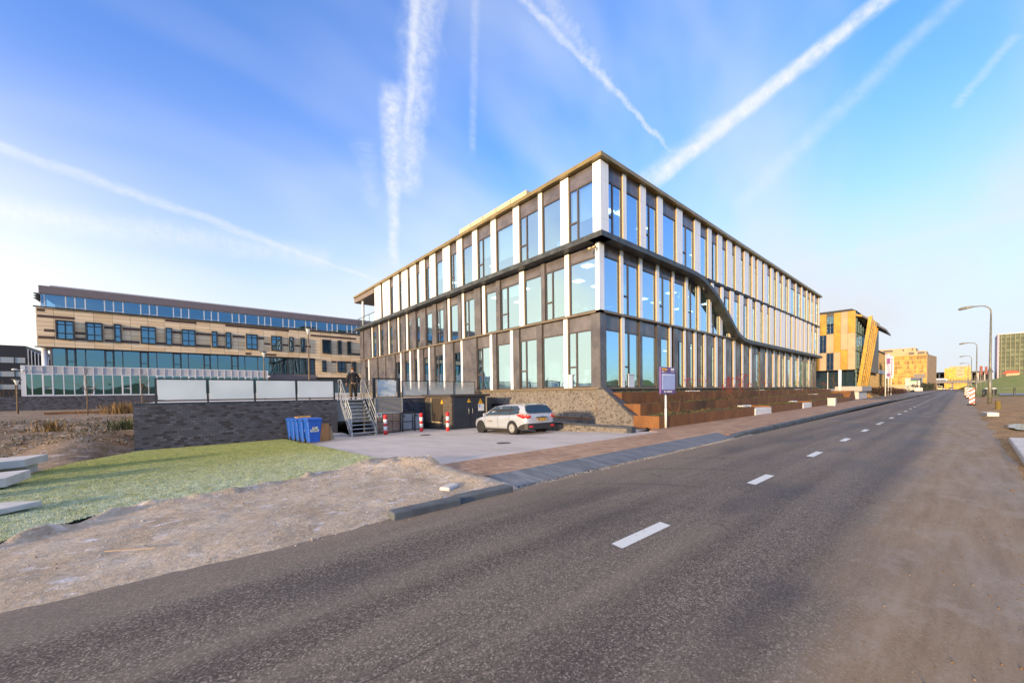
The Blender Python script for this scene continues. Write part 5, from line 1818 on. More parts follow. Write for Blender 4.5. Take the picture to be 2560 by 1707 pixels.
    q = MB(); q.box(-.055, -.035, -.26, .26, .66, .775); pl_ = q.build('number_plate', M['yellow'], t)
    q = MB(); q.box(-.058, -.0555, .215, .258, .662, .773); q.build('plate_band', pm('plate_blue', (.02, .05, .35), .4), pl_)
    q = MB()
    for k in range(8):
        if k not in (2, 5):
            y = .17 - k * .052
            q.box(-.058, -.0555, y - .018, y + .018, .685, .75)
    q.build('plate_lettering', M['ink'], pl_)
    q = MB(); q.box(-.05, .02, -.30, .30, .79, .835); q.build('hatch_trim', M['plastic'], t)
    q = MB(); q.ball((-.03, 0, .88), .045, 12, 6, 0, (.3, 1.4, .7)); q.build('badge', M['steel'], t)
    # company mark on the front doors: red triangle mark and two grey lines of lettering
    for sgn in (1, -1):
        q = MB()
        for cx, cz in ((2.95, .62), (2.90, .62), (2.925, .665)):
            q.prism([(cx - .022, sgn * .9205, cz), (cx + .022, sgn * .9205, cz), (cx, sgn * .9205, cz + .042)], (0, sgn * .002, 0))
        q.build('door_emblem', M['red'], t)
        q = MB()
        for r_, nch in ((0, 7), (1, 9)):
            for k in range(nch):
                q.box(2.84 - k * .038 - .026, 2.84 - k * .038, sgn * .9205, sgn * .9225, .665 - r_ * .045, .69 - r_ * .045)
        q.build('door_lettering', M['lamp_post'], t)
    q = MB(); q.tube([(.72, .08, 1.46), (.60, .08, 1.62)], .006, 5); q.build('aerial', M['plastic'], t)
    for sgn in (-1, 1):
        q = MB(); q.prism([(4.22, sgn * .80, .68), (4.02, sgn * .872, .72), (4.0, sgn * .872, .78), (4.30, sgn * .74, .72)], (.02, sgn * .015, .02)); q.build('headlight', M['glass_clear'], t)
    return t


car = make_car('white estate car with a red door emblem parked in the concrete yard')
car.location = (11.41, 11.42, gz(11.42))
car.rotation_euler = (R(0), R(2.3), R(86.0))
car.scale = (.95, .94, .87)
WL[car.name] = Vector(car.location)

# ================================================================ PLANTS
def branch(mb, p, d, ln, r, depth, rg, spread=.55, kids=2, tips=None, up=.15):
    q = p + d * ln
    mid = (p + q) / 2 + Vector((rg.uniform(-1, 1), rg.uniform(-1, 1), 0)) * ln * .06
    mb.tube([p, mid, q], [r, r * .85, r * .65], 5 if r > .012 else 4, 0, False)
    if depth == 0:
        if tips is not None:
            tips.append(q)
        return
    for k in range(kids):
        nd = (d + Vector((rg.uniform(-1, 1), rg.uniform(-1, 1), rg.uniform(-.3, .7))) * spread + Vector((0, 0, up))).normalized()
        branch(mb, p.lerp(q, rg.uniform(.55, 1.0)), nd, ln * rg.uniform(.6, .85), r * .62, depth - 1, rg, spread, kids, tips, up)


def shrub(x, y, z, h, lb, seed, berry=0.0, group=None):
    rg = random.Random(seed)
    t = thing('bare_shrub', lb, 'shrub', (x, y, z), group)
    mb, tips = MB(), []
    for k in range(rg.randint(5, 8)):
        a = rg.uniform(0, 2 * PI)
        d = Vector((math.cos(a) * .55, math.sin(a) * .55, 1)).normalized()
        branch(mb, Vector((x + math.cos(a) * .05, y + math.sin(a) * .05, z - .03)), d, h * .42, .010, 3, rg, .45, 2, tips)
    mb.build('stems', M['twig'], t)
    if berry:
        q = MB()
        for p in tips:
            if rg.random() < berry:
                for k in range(rg.randint(1, 4)):
                    q.ball((p.x + rg.gauss(0, .05), p.y + rg.gauss(0, .05), p.z + rg.gauss(0, .05)), rg.uniform(.016, .030), 5, 4)
        if q.f:
            q.build('berries', M['berry'], t)
    return t


for k, (x, y, z, h, bq, lb) in enumerate((
        (17.4, 8.6, .55, 1.1, 0, 'bare reddish shrub in the low planter just right of the site sign'), (18.6, 9.8, 1.02, .9, 0, 'small bare shrub on the middle planter near the site sign'),
        (21.8, 9.7, 1.02, 1.5, .35, 'bare shrub on the middle planter with a few scattered red berries'), (24.6, 8.7, .55, 1.6, .55, 'large bare shrub with red berries left of the nearer bench'),
        (27.6, 9.8, 1.02, 1.7, .9, 'shrub thick with red berries behind the nearer bench'), (29.8, 9.7, 1.02, 1.1, .2, 'low twiggy shrub right of the berry-laden shrub'),
        (33.5, 9.8, 1.02, 1.5, .15, 'bare upright shrub midway between the two benches'), (39.5, 9.8, 1.02, 1.4, .1, 'bare brown shrub behind the farther bench'),
        (46.0, 9.8, 1.02, 1.6, .25, 'bare shrub with sparse red berries beyond the litter bin'), (51.0, 9.8, 1.02, 1.7, .15, 'wide bare shrub near the far end of the terrace'), (56.5, 9.8, 1.02, 1.6, .1, 'last bare shrub at the far end of the terrace'))):
    shrub(x, y, z, h, lb, 60 + k, bq, 'bare shrubs on the rusty terraces')


def leaf_mass(name, spots, mats, size, per, seed, hgt=.12, rad=.2):
    """Ground cover: many small leaf blades around each spot."""
    g_ = np.random.default_rng(seed)
    V, F, Mi = [], [], []
    for (x, y, z) in spots:
        n_ = per
        px = x + g_.normal(0, rad, n_); py = y + g_.normal(0, rad * .7, n_)
        pz = z + np.abs(g_.normal(0, hgt, n_))
        a = g_.uniform(0, 2 * PI, n_); tl_ = g_.uniform(-.9, .9, n_); s_ = size * g_.uniform(.5, 1.3, n_)
        for i in range(n_):
            u = Vector((math.cos(a[i]), math.sin(a[i]), tl_[i])).normalized() * s_[i]
            w = Vector((-math.sin(a[i]), math.cos(a[i]), .3 * tl_[i])) * s_[i] * .4
            p = Vector((px[i], py[i], pz[i]))
            o_ = len(V)
            V += [p - u, p + w, p + u, p - w]
            F.append((o_, o_ + 1, o_ + 2, o_ + 3)); Mi.append(int(g_.integers(0, len(mats))))
    b_ = MB(); b_.v = [tuple(q) for q in V]; b_.f = F; b_.mi = Mi
    return stuff(b_.build(name, mats))


rg = random.Random(8)
sp = []
for (xa, xb, ya, yb, z, nn) in ((15.2, 25.8, 8.12, 9.0, .56, 55), (29.1, 37, 8.2, 9.0, .56, 50), (40.4, 60, 8.7, 9.0, .56, 50), (15.6, 60, 9.3, 10.2, 1.03, 130), (16, 60, 10.5, 11.5, 1.55, 120)):
    for k in range(nn):
        sp.append((rg.uniform(xa, xb), rg.uniform(ya, yb), z))
leaf_mass('ground_cover', sp, [M['leaf'], M['leaf'], M['leaf_dry']], .045, 34, 2, .05, .16)
# frosted weeds on the dirt bank, dry grass at its top edge
sp = []
for k in range(620):
    y = rg.uniform(22.5, 30.5); x = rg.uniform(-14, -1.8)
    sp.append((x, y, float(f_dirt(np.array([[x]]), np.array([[y]]))[0, 0])))
M['weed'] = pm('weed', (0.052, 0.066, 0.026), .85, var=.4)
M['weed_frost'] = pm('weed_frost', (0.34, 0.36, 0.37), .85, var=.2)
leaf_mass('frosted_weeds', sp, [M['weed'], M['weed'], M['weed_frost'], M['leaf_dry']], .055, 22, 4, .05, .20)


def reed(name, lb, x, y, z, h, w, n_, seed, mat):
    g_ = random.Random(seed)
    q = MB()
    for k in range(n_):
        a = g_.uniform(0, 2 * PI); r_ = abs(g_.gauss(0, w))
        p = Vector((x + math.cos(a) * r_, y + math.sin(a) * r_ * .6, z - .03))
        tip = p + Vector((g_.gauss(0, .25), g_.gauss(0, .25), 1)).normalized() * h * g_.uniform(.5, 1.1)
        m_q = p.lerp(tip, .5) + Vector((g_.gauss(0, .03), g_.gauss(0, .03), .02))
        s_ = Vector((math.sin(a), -math.cos(a), 0)) * .012
        q.add([p - s_, p + s_, m_q + s_ * .8, tip, m_q - s_ * .8], [(0, 1, 2, 3, 4)])
    return tag(q.build(name, mat), lb, 'grass tuft', 'dry grass tufts on the left')


M['straw'] = pm('straw', (0.24, 0.145, 0.05), .85, var=.4, vs=3)
reed('dry_grass', 'tall straw-coloured grass tuft on top of the bank, right of the nearer sapling', -3.0, 36.0, .62, .9, .8, 420, 1, M['straw'])
reed('dry_grass', 'orange dry grass clump beside the dark retaining wall of the left office', -2.0, 37.5, .65, .8, .6, 300, 2, M['straw'])
reed('dry_grass', 'broad orange reed bed left of the white glazed ground floor', -15.5, 60.0, 1.8, 2.2, 1.6, 700, 3, M['straw'])
reed('dry_grass', 'yellowish grass tuft in the hollow left of the brick wall', -4.1, 24.2, .35, .5, .35, 160, 4, M['straw'])
reed('dry_grass', 'green tuft growing against the end of the brick wall', -2.0, 24.5, .25, .6, .5, 260, 5, M['weed'])
for k, (xa, xb, y, z, lb) in enumerate(((-7.0, -3.2, 39.5, .55, 'rusty steel edging strip on the bank, left part'), (-3.15, -1.6, 39.0, .62, 'rusty steel edging strip on the bank, right part'))):
    b = MB(); b.box(xa, xb, y, y + .03, z - .1, z + .22)
    tag(b.build('steel_edging', M['corten']), lb, 'edging', 'rusty edging strips')


def sapling(x, y, z, h, lb, seed, crown=.35, r=.035, group='thin bare saplings on the left'):
    rg_ = random.Random(seed)
    t = thing('bare_sapling', lb, 'tree', (x, y, z), group)
    q = MB(); q.tube([(x, y, z - .1), (x + .02, y, z + h * .35), (x - .02, y, z + h * .7), (x, y, z + h)], [r, r * .8, r * .55, r * .2], 7); q.build('trunk', M['bark'], t, True)
    q = MB()
    for k in range(16):
        f = .35 + .62 * k / 16
        a = rg_.uniform(0, 2 * PI)
        d = Vector((math.cos(a), math.sin(a), rg_.uniform(.6, 1.2))).normalized()
        branch(q, Vector((x, y, z + h * f)), d, h * .17 * (1.25 - f), .011, 2, rg_, .5, 2)
    q.build('crown', M['twig'], t)
    return t


sapling(-4.6, 36.0, .6, 3.1, 'bare sapling with a pale trunk in front of the white glazed ground floor', 1)
sapling(-2.15, 37.0, .7, 2.95, 'bare leaning sapling just left of the white panel fence', 2)
sapling(83.5, 12.0, .9, 6.0, 'bare young street tree in front of the gold panel building', 3, r=.06, group='street trees')
sapling(33.5, 10.0, 1.0, 2.6, 'bare sapling on the terrace in front of the far office windows', 6, r=.02, group='terrace saplings')
sapling(58.5, 9.8, 1.0, 2.4, 'bare sapling at the end of the rusty terrace', 7, r=.02, group='terrace saplings')

# ================================================================ LAMPS
def park_lamp(x, y, z, h, lb):
    t = thing('park_lamp', lb, 'lamp', (x, y, z), 'dark park lamps with flared heads')
    q = MB(); q.tube([(x, y, z - .2), (x, y, z + h * .5), (x, y, z + h - .5)], [.055, .05, .04], 10); q.build('post', M['bark'], t, True)
    q = MB(); q.tube([(x, y, z + h - .5), (x, y, z + h - .30), (x, y, z + h - .10)], [.05, .09, .17], 14); q.build('lamp_glass', M['white_glass'], t, True)
    q = MB(); q.tube([(x, y, z + h - .10), (x, y, z + h - .06), (x, y, z + h)], [.25, .26, .12], 16); q.build('lamp_hat', M['steel_dark'], t, True)


park_lamp(6.84, 30.0, 1.36, 5.1, 'tall dark park lamp standing near the office behind the white fence')
park_lamp(5.25, 38.0, 1.36, 4.05, 'shorter dark park lamp in front of the left office, behind the white fence')
park_lamp(-9.2, 45.0, .6, 2.6, 'small dark park lamp at the far left before the white glazed ground floor')

sl0 = None
for k, (x, lb) in enumerate(((55.6, 'nearest tall street lamp with a curved arm over the road'), (100.6, 'second street lamp along the right side of the road'), (147, 'third street lamp along the right side of the road'),
                             (190, 'fourth street lamp, small in the distance'), (236, 'farthest street lamp, near the rail bridge'))):
    y = -1.75
    if sl0 is None:
        sl0 = thing('street_lamp', lb, 'street lamp', (x, y, 0), 'street lamps along the right side of the road')
        q = MB(); q.tube([(x, y, -.1), (x, y, 3.15)], .125, 14); q.build('base_post', M['lamp_post'], sl0, True)
        q = MB(); q.tube([(x, y, 3.15), (x, y, 3.3), (x, y, 7.6)], [.10, .085, .062], 12)
        q.build('post', M['lamp_post'], sl0, True)
        q = MB(); q.tube([(x, y, 7.6)] + [(x, y + .62 * (1 - math.cos(a)), 8.35 + .62 * math.sin(a)) for a in np.linspace(0, PI / 2, 8)] + [(x, y + 1.15, 8.99)], .05, 10); q.build('arm', M['lamp_post'], sl0, True)
        q = MB(); q.tube([(x, y + 1.0, 8.99), (x, y + 1.1, 8.99), (x, y + 1.5, 8.95), (x, y + 1.85, 8.88), (x, y + 1.95, 8.85)], [.05, .09, .13, .12, .05], 12); q.build('lamp_head', M['lamp_post'], sl0, True)
    else:
        dup(sl0, (x, y, 0 if x < 130 else .2), None, lb)

# ================================================================ ROADWORKS AND RIGHT VERGE
bc0 = None
m_, t_, i_ = cust('beacon_stripes', .4)
s_ = t_.sep(t_.obj())
st2 = t_.m('FRACT', t_.m('ADD', t_.m('MULTIPLY', t_.m('ADD', s_[2], t_.m('MULTIPLY', s_[1], .8)), 2.6), .25))
t_.put(i_['Base Color'], t_.mix(t_.mr(st2, .49, .51), (.78, .74, .70), (.60, .03, .02)))
M['beacon'] = m_
for (x, y, lb) in ((51.9, -.67, 'nearest red and white striped roadworks beacon at the road edge'), (81.9, -.72, 'middle red and white striped roadworks beacon'), (101.7, -.66, 'farthest red and white striped roadworks beacon')):
    if bc0 is None:
        bc0 = thing('road_beacon', lb, 'traffic beacon', (x, y, 0), 'roadworks beacons')
        q = MB(); q.box(x - .03, x + .03, y - .16, y + .16, .14, 1.52); q.build('board', M['beacon'], bc0, bevel=.02)
        q = MB(); q.box(x - .30, x + .30, y - .22, y + .26, 0, .13); q.build('foot', M['rubber'], bc0, bevel=.03)
    else:
        dup(bc0, (x, y, 0), None, lb)
lb2 = None
for (x, y, z, lb) in ((106.5, -3.1, .1, 'black roadside waste bin left of the first street lamp post'), (106.5, -3.75, .1, 'black roadside waste bin right of the first street lamp post')):
    if lb2 is None:
        lb2 = thing('waste_bin', lb, 'waste bin', (x, y, z), 'black waste bins on the verge')
        q = MB(); q.tube([(x, y, z), (x, y, z + 1.1)], [.34, .38], 14); q.build('body', M['steel_dark'], lb2)
        q = MB(); q.tube([(x, y, z + 1.1), (x, y, z + 1.25)], [.42, .26], 14); q.build('lid', M['white'], lb2)
    else:
        dup(lb2, (x, y, z), None, lb)
for (x0, y0, x1, y1, hz_, lb) in ((101, -4.3, 101, -12, 1.35, 'black rail fence beside the lilac cycle path, nearer one'), (192, -6.2, 192, -22, 1.8, 'black rail fence at the foot of the grassy hill, farther one')):
    t = thing('rail_fence', lb, 'fence', (x0, y0, .1), 'black rail fences on the right')
    L_ = y0 - y1
    q = MB(); q.box(x0 - .04, x0 + .04, y1, y0, hz_ - .08, hz_); q.build('rail', M['steel_dark'], t)
    for k in range(3):
        y = y0 - 1.35 - k * L_ / 3.2
        z = float(f_verge(np.array([[x0]]), np.array([[y]]))[0, 0])
        q = MB(); q.cyl((x0, y, z - .2), (x0, y, hz_ + .05), .10, .10, 10); q.build('post', M['steel_dark'], t)
for (x, y, h, lb) in ((97, -2.08, 4.6, 'slim grey sign post on the verge beyond the roadworks beacons'), (110, -2.95, 4.9, 'slim grey post beside the second street lamp')):
    t = thing('sign_post', lb, 'post', (x, y, 0), 'slim posts on the verge')
    q = MB(); q.cyl((x, y, -.1), (x, y, h), .055, .055, 8); q.build('post', M['lamp_post'], t, True)
    q = MB(); q.box(x - .04, x + .04, y - .22, y + .10, h - 1.1, h + .3); q.build('sign_plate', pm('dull_red', (.24, .05, .04), .6), t)
for (x, y, h, lb) in ((92, -2.25, 1.15, 'short black marker post left of the slim sign post'), (99, -2.55, 1.1, 'short black marker post right of the slim sign post')):
    b = MB(); b.cyl((x, y, -.1), (x, y, h), .10, .10, 10); b.ball((x, y, h), .10, 10, 5)
    tag(b.build('marker_post', M['steel_dark'], smooth=True), lb, 'marker post', 'short black marker posts')
b = MB(); b.tube([(42.3, -1.70, -.1), (42.3, -1.70, .30), (42.3, -1.69, .62)], [.14, .135, .12], 10)
tag(b.build('tree_stake', pm('mossy_wood', (.17, .12, .03), .9, var=.3, vs=9)), 'short mossy wooden stake on the verge right of the lamp post', 'stake')
b = MB(); b.rbox((33.2, -1.05, .10), (1.1, .42, .26), .2); tag(b.build('broken_kerb', M['concrete'], bevel=.04), 'broken concrete kerb piece lying on the sandy road edge', 'kerb piece')
b = MB(); b.prism([(12.6, -.86, -.05), (18.0, -.92, -.05), (18.2, -1.25, -.05), (13.2, -2.2, -.05)], (0, 0, .20))
tag(b.build('concrete_edge', M['concrete'], bevel=.03), 'low concrete edge at the right border of the picture, under ice', 'concrete edge')

# ================================================================ LEFT OFFICE
YL = 60.0
lo = thing('left_office', 'long office with a sand-coloured tiled band and glazed attic, behind the white fence', 'office building', (-10.9, YL, 1.9))
m_, t_, i_ = cust('tile_band', .6)
p_ = t_.pos(); s_ = t_.sep(p_)
bt = t_.n('ShaderNodeTexBrick', {'Vector': t_.comb(s_[0], s_[2], 0), 'Color1': (0, 0, 0), 'Color2': (1, 1, 1), 'Mortar': (.5,) * 3, 'Scale': 1.0, 'Mortar Size': .018, 'Brick Width': 1.39, 'Row Height': .43})
bt.offset = 0.0
c_ = t_.ramp(bt.outputs['Color'], [(0, (.76, .57, .36)), (.4, (.80, .61, .40)), (.8, (.70, .50, .29))])
c_ = t_.mix(t_.m('MULTIPLY', bt.outputs['Fac'], .75), c_, (.13, .095, .06))
t_.put(i_['Base Color'], c_)
M['tile_band'] = m_
M['brown_strip'] = pm('brown_strip', (.085, .042, .026), .5, var=.15)
M['attic_grey'] = pm('attic_grey', (.15, .12, .128), .5, var=.06)
M['white_metal'] = pm('white_metal', (.62, .62, .64), .45)
M['grey_band'] = pm('grey_band', (.42, .41, .43), .45, var=.05)
XE = 30.0
b = MB()
b.box(-10.88, XE, YL, YL + 14, 6.95, 10.85)
b.box(14.55, XE, YL + .002, YL + 14, 4.30, 6.949)
b.build('wall', M['tile_band'], lo)
b = MB()
for (xa, xb, z) in [(-10.8, -10.3, 10.6), (-10.8, -8.3, 10.0), (-10.4, -9.7, 8.6), (-8.3, -7.6, 8.5), (-6.2, -5.5, 9.3), (-4.8, -3.4, 9.3), (-10.8, -9.7, 7.9), (-8.3, -7.6, 7.9), (-6.2, -5.5, 7.9), (-4.9, -3.5, 7.9), (-2.1, -1.3, 7.9), (-.7, .1, 9.3), (-.7, .1, 7.85),
                    (-1.3, 1.5, 10.6), (1.4, 2.9, 9.3), (1.4, 2.8, 7.9), (3.5, 4.25, 9.3), (3.5, 4.25, 7.9), (4.3, 11.3, 10.6), (5.0, 6.3, 9.3), (7.7, 8.4, 9.3), (8.4, 9.1, 8.6), (10.5, 11.2, 8.6), (12.0, 12.6, 8.6), (13.3, 14.0, 8.6), (14.0, 20.3, 10.2), (6.3, 6.9, 7.2), (8.1, 9.7, 7.2), (19.6, 22, 7.9), (16.7, 17.4, 6.6), (18.8, 19.5, 6.6)]:
    b = MB(); b.box(xa, xb, YL - .012, YL - .002, z - .14, z + .14); b.build('brown_tile_strip', M['brown_strip'], lo)
b = MB(); b.box(-11.0, XE, YL - .30, YL - .02, 10.86, 10.96); b.box(-11.0, 14.4, YL - .30, YL - .02, 6.86, 6.948); b.build('drip_edge', M['black'], lo)
b = MB(); b.box(-10.6, XE, YL - .25, YL + 14, 12.26, 13.02); b.build('attic_band', M['attic_grey'], lo)
b = MB(); b.box(-10.0, XE, YL + .6, YL + 14, 13.02, 13.30); b.build('roof', M['grey_band'], lo)
b = MB()
for k in range(3):
    b.prism([(-10.62, YL - .2, 11.55 + k * .24), (-11.0, YL - .2, 11.75 + k * .24), (-10.62, YL - .2, 11.78 + k * .24)], (0, 3.0, 0))
b.build('sun_louvre', M['black'], lo)
b = MB(); b.box(-10.4, XE - .2, YL + 5.0, YL + 5.2, 2.0, 12.2); b.box(-10.5, XE - .2, YL + .5, YL + 5, 6.80, 6.86); b.box(-10.5, XE - .2, YL + .4, YL + 5, 12.1, 12.2); b.box(-10.4, 14.5, YL + .5, YL + 5.0, 4.95, 5.0)
b.build('interior', M['core'], lo)


def lwin(x0, x1, z0, z1, y, cols, rows, fm, gm, fwid=.07, depth=.16, nm='window'):
    f, g_ = MB(), MB()
    f.box(x0, x0 + fwid, y - depth, y + .04, z0, z1); f.box(x1 - fwid, x1, y - depth, y + .04, z0, z1)
    f.box(x0 + fwid, x1 - fwid, y - depth, y + .04, z0, z0 + fwid); f.box(x0 + fwid, x1 - fwid, y - depth, y + .04, z1 - fwid, z1)
    for c in cols:
        xx = x0 + (x1 - x0) * c
        f.box(xx - fwid * .35, xx + fwid * .35, y - depth * .5, y + .03, z0 + fwid, z1 - fwid)
    for r_ in rows:
        zz_ = z0 + (z1 - z0) * r_
        f.box(x0 + fwid, x1 - fwid, y - depth * .5 + .004, y + .028, zz_ - fwid * .35, zz_ + fwid * .35)
    g_.quad([(x0 + .02, y - .03, z0 + .02), (x1 - .02, y - .03, z0 + .02), (x1 - .02, y - .03, z1 - .02), (x0 + .02, y - .03, z1 - .02)])
    fo = f.build(nm, fm, lo)
    g_.build('pane', gm, fo)


for (xa, xb) in ((-9.6, -8.33), (-7.55, -6.3), (-3.39, -2.11), (.11, 1.37), (6.39, 7.65), (9.16, 10.41), (15.46, 16.67)):
    lwin(xa, xb, 7.75, 9.72, YL, (.5,), (.33, .78), M['steel_dark'], M['glass_dark'], .11, .28)
for (xa, xb) in ((-5.47, -4.89), (-1.3, -.72), (2.9, 3.47), (4.28, 4.86), (11.27, 11.82), (12.68, 13.25), (17.58, 18.11), (18.94, 19.48), (21.3, 21.9)):
    lwin(xa, xb, 7.75, 9.74, YL, (), (.33, .78), M['steel_dark'], M['glass_dark'], .11, .28)
for (xa, xb, cc) in ((15.39, 15.93, ()), (17.48, 18.7, (.5,)), (19.59, 20.14, ())):
    lwin(xa, xb, 5.07, 6.72, YL, cc, (.33, .78), M['steel_dark'], M['glass_dark'], .11, .28)
ml = [-10.55, -10.28, -8.87, -8.23, -7.51, -6.11, -5.44, -4.71, -3.31, -2.6, -1.96, -.55, .13, .82, 2.25, 2.95, 3.62, 5.03, 5.73, 6.42]
while ml[-1] < 22:
    ml += [ml[-1] + 1.4, ml[-1] + 2.1, ml[-1] + 2.8]
for a, c in zip(ml[:-1], ml[1:]):
    lwin(a, c, 10.97, 12.26, YL + .05, (), (.12,) if c - a < .8 else (), M['white_metal'], M['glass_dark'], .045, .08)
r2 = [-9.97, -9.03, -8.35, -7.66, -6.26, -5.57, -4.89, -3.51, -2.83, -2.13, -.72, -.02, .65, 2.09, 2.72, 3.44, 4.83, 5.53, 6.23, 7.62, 8.97, 10.39, 11.05, 11.76, 13.23, 13.85, 14.55]
for k, (a, c) in enumerate(zip(r2[:-1], r2[1:])):
    sm = .5 < c - a < .8 and k % 3 == 1
    lwin(a, c, 4.6, 6.86, YL + .25, (), (.42,) if sm else (), M['steel_dark'], M['glass_dark'], .10 if sm else .04, .18 if sm else .08)
b = MB(); b.cyl((-10.5, YL + .5, 2.0), (-10.5, YL + .5, 6.86), .22, .22, 14); b.build('corner_column', M['white_metal'], lo, True)
b = MB(); b.box(-10.1, -9.97, YL + .2, YL + 5, 4.6, 6.86); b.build('end_pier', M['attic_grey'], lo)
b = MB(); b.box(8.5, 14.55, YL - .05, YL + .3, 3.6, 4.62); b.build('dark_base', M['attic_grey'], lo)
# white glazed ground floor, projecting
YG = 58.0
b = MB()
b.box(-11.6, -11.32, YG, YL + 6, 1.97, 4.93); b.box(-11.32, 8.42, YG - .06, YG + .06, 1.97, 2.06); b.box(-11.32, 8.42, YG + .01, YL, 4.86, 4.93)
b.box(8.30, 8.42, YG, YL, 1.97, 4.86)
b.build('white_edge', M['white_metal'], lo)
b = MB(); b.box(-11.31, 8.29, YG + .03, YG + .1, 4.12, 4.86); b.build('grey_band', M['grey_band'], lo)
wl = [-11.32, -10.93, -10.27, -9.59, -8.92, -8.22, -7.55, -6.87, -6.22, -5.52, -4.84, -4.16, -3.46, -2.8]
while wl[-1] < 7.8:
    wl.append(wl[-1] + .675)
wl.append(8.30)
for k, (a, c) in enumerate(zip(wl[:-1], wl[1:])):
    op = k % 4 == 2
    lwin(a, c, 2.06, 4.12, YG + .05, (), (.32,) if op else (), M['white_metal'], M['glass_dark'], .09 if op else .035, .10 if op else .07)
b = MB()
for x in wl[1:-1]:
    b.box(x - .018, x + .018, YG - .02, YG + .03, 4.12, 4.86)
b.build('joint_strip', M['white_metal'], lo)
b = MB(); b.box(-11.2, 8.2, YG + 2.0, YG + 2.1, 1.95, 4.1); b.build('interior_wall', M['core'], lo)
b = MB()
b.tube([(-11.6, YG, 4.45), (-11.95, YG, 4.5)], .04, 6); b.ball((-11.95, YG, 4.5), .12, 8, 6, 0, (1.6, 1, .8)); b.ball((-11.4, YG - .15, 4.42), .10, 8, 6, 0, (1.6, 1, .8)); b.ball((8.55, YG - .1, 4.2), .12, 8, 6, 0, (1.6, 1, .8))
b.build('wall_lamp', M['white_metal'], lo, True)
b = MB(); b.box(-30, 2, 57.3, 57.6, -.5, 1.95)
tag(b.build('terrace_wall', M['brick_dark']), 'dark brick terrace wall below the white glazed ground floor at far left', 'brick wall')

# black building at the far left edge
bb = thing('black_building', 'black office block at the far left edge of the picture', 'office building', (-28, 90, 0))
b = MB(); b.box(-34, -17.4, 90, 110, 0, 9.6); b.prism([(-17.4, 90, 0), (-17.4, 90, 9.2), (-14.6, 90, 7.4), (-14.6, 90, 0)], (0, 16, 0)); b.build('wall', pm('black_clad', (.014, .012, .016), .5), bb)
for z0, z1 in ((7.05, 7.85), (5.05, 5.80), (3.2, 3.9)):
    b = MB(); b.box(-33.8, -17.5, 89.93, 89.99, z0, z1); f_ = b.build('window_strip', pm('strip_glass', (.34, .36, .40), .15), bb)
    b = MB()
    for x in np.arange(-32, -17.5, 1.5):
        b.box(x - .04, x + .04, 89.88, 89.928, z0, z1)
    b.build('mullion', M['black'], f_)
b = MB()
for k in range(9):
    x = -17.2 + k * .32
    b.box(x, x + .07, 89.7, 89.95, 5.0, 9.1 - k * .2)
b.build('end_slats', M['white_metal'], bb)

# ================================================================ GOLD PANEL BUILDING BEYOND
XB = 75.0
yb = thing('gold_panel_building', 'office clad in gold and cream panels with a slanted slat screen, beyond the main office', 'office building', (XB, 10.1, 0))
M['gold'] = pm('gold', (.34, .185, .010), .42, .2, var=.22, vs=.5)
M['cream'] = pm('cream', (.44, .275, .15), .5, var=.10, vs=.4)
b = MB(); b.box(XB + .15, XB + 26, 10.2, 34, 4.4, 12.95); b.build('wall', M['bronze_dark'], yb)
cols = [(10.06, 10.90), (10.92, 11.71), (11.73, 12.52), (12.54, 13.38), (13.40, 14.25), (14.27, 15.1), (15.12, 15.95), (15.97, 16.8)]
colz = [[4.40, 7.36, 9.81, 13.0], [4.40, 7.37, 9.81, 13.0], [4.40, 7.10, 10.15, 13.0], [4.40, 7.03, 9.90, 13.0], [4.40, 7.07, 9.80, 13.0], [4.4, 7.2, 9.9, 13], [4.4, 7.2, 9.9, 13], [4.4, 7.2, 9.9, 13]]
kinds = ['ccg', 'gcc', 'cgg', 'Wcw', 'cWg', 'gcc', 'cgc', 'ccg']
for (y0, y1), zs, kk in zip(cols, colz, kinds):
    for z0, z1, q in zip(zs[:-1], zs[1:], kk):
        b = MB()
        if q in 'gc':
            b.box(XB, XB + .12, y0, y1, z0 + .012, z1 - .012)
            b.build('gold_panel' if q == 'g' else 'cream_panel', M['gold' if q == 'g' else 'cream'], yb)
        else:
            f = MB()
            f.box(XB + .02, XB + .12, y0, y0 + .05, z0, z1); f.box(XB + .02, XB + .12, y1 - .05, y1, z0, z1)
            f.box(XB + .02, XB + .12, y0 + .05, y1 - .05, z0, z0 + .08); f.box(XB + .02, XB + .12, y0 + .05, y1 - .05, z1 - (.45 if q == 'w' else .06), z1)
            f.box(XB + .03, XB + .10, (y0 + y1) / 2 - .03, (y0 + y1) / 2 + .03, z0 + .08, z1 - .06); f.box(XB + .035, XB + .095, y0 + .05, y1 - .05, z0 + 1.0, z0 + 1.06)
            fo = f.build('window', M['steel_dark'], yb)
            g_ = MB(); g_.quad([(XB + .07, y0 + .03, z0), (XB + .07, y1 - .03, z0), (XB + .07, y1 - .03, z1), (XB + .07, y0 + .03, z1)]); g_.build('pane', M['glass_dark'], fo)
b = MB(); b.prism([(XB - .05, 10.0, 13.0), (XB - .05, 22, 13.0), (XB - .05, 22, 13.35), (XB - .05, 10.5, 13.32)], (26, 0, 0)); b.build('roof', M['black'], yb)
b = MB(); b.prism([(XB + .2, 10.5, 13.05), (XB + 9.5, 7.7, 10.95), (XB + 16, 7.7, 10.6), (XB + 24, 10.5, 12.95)], (0, .0, -.28)); b.build('canopy', pm('canopy', (.22, .20, .19), .5), yb)
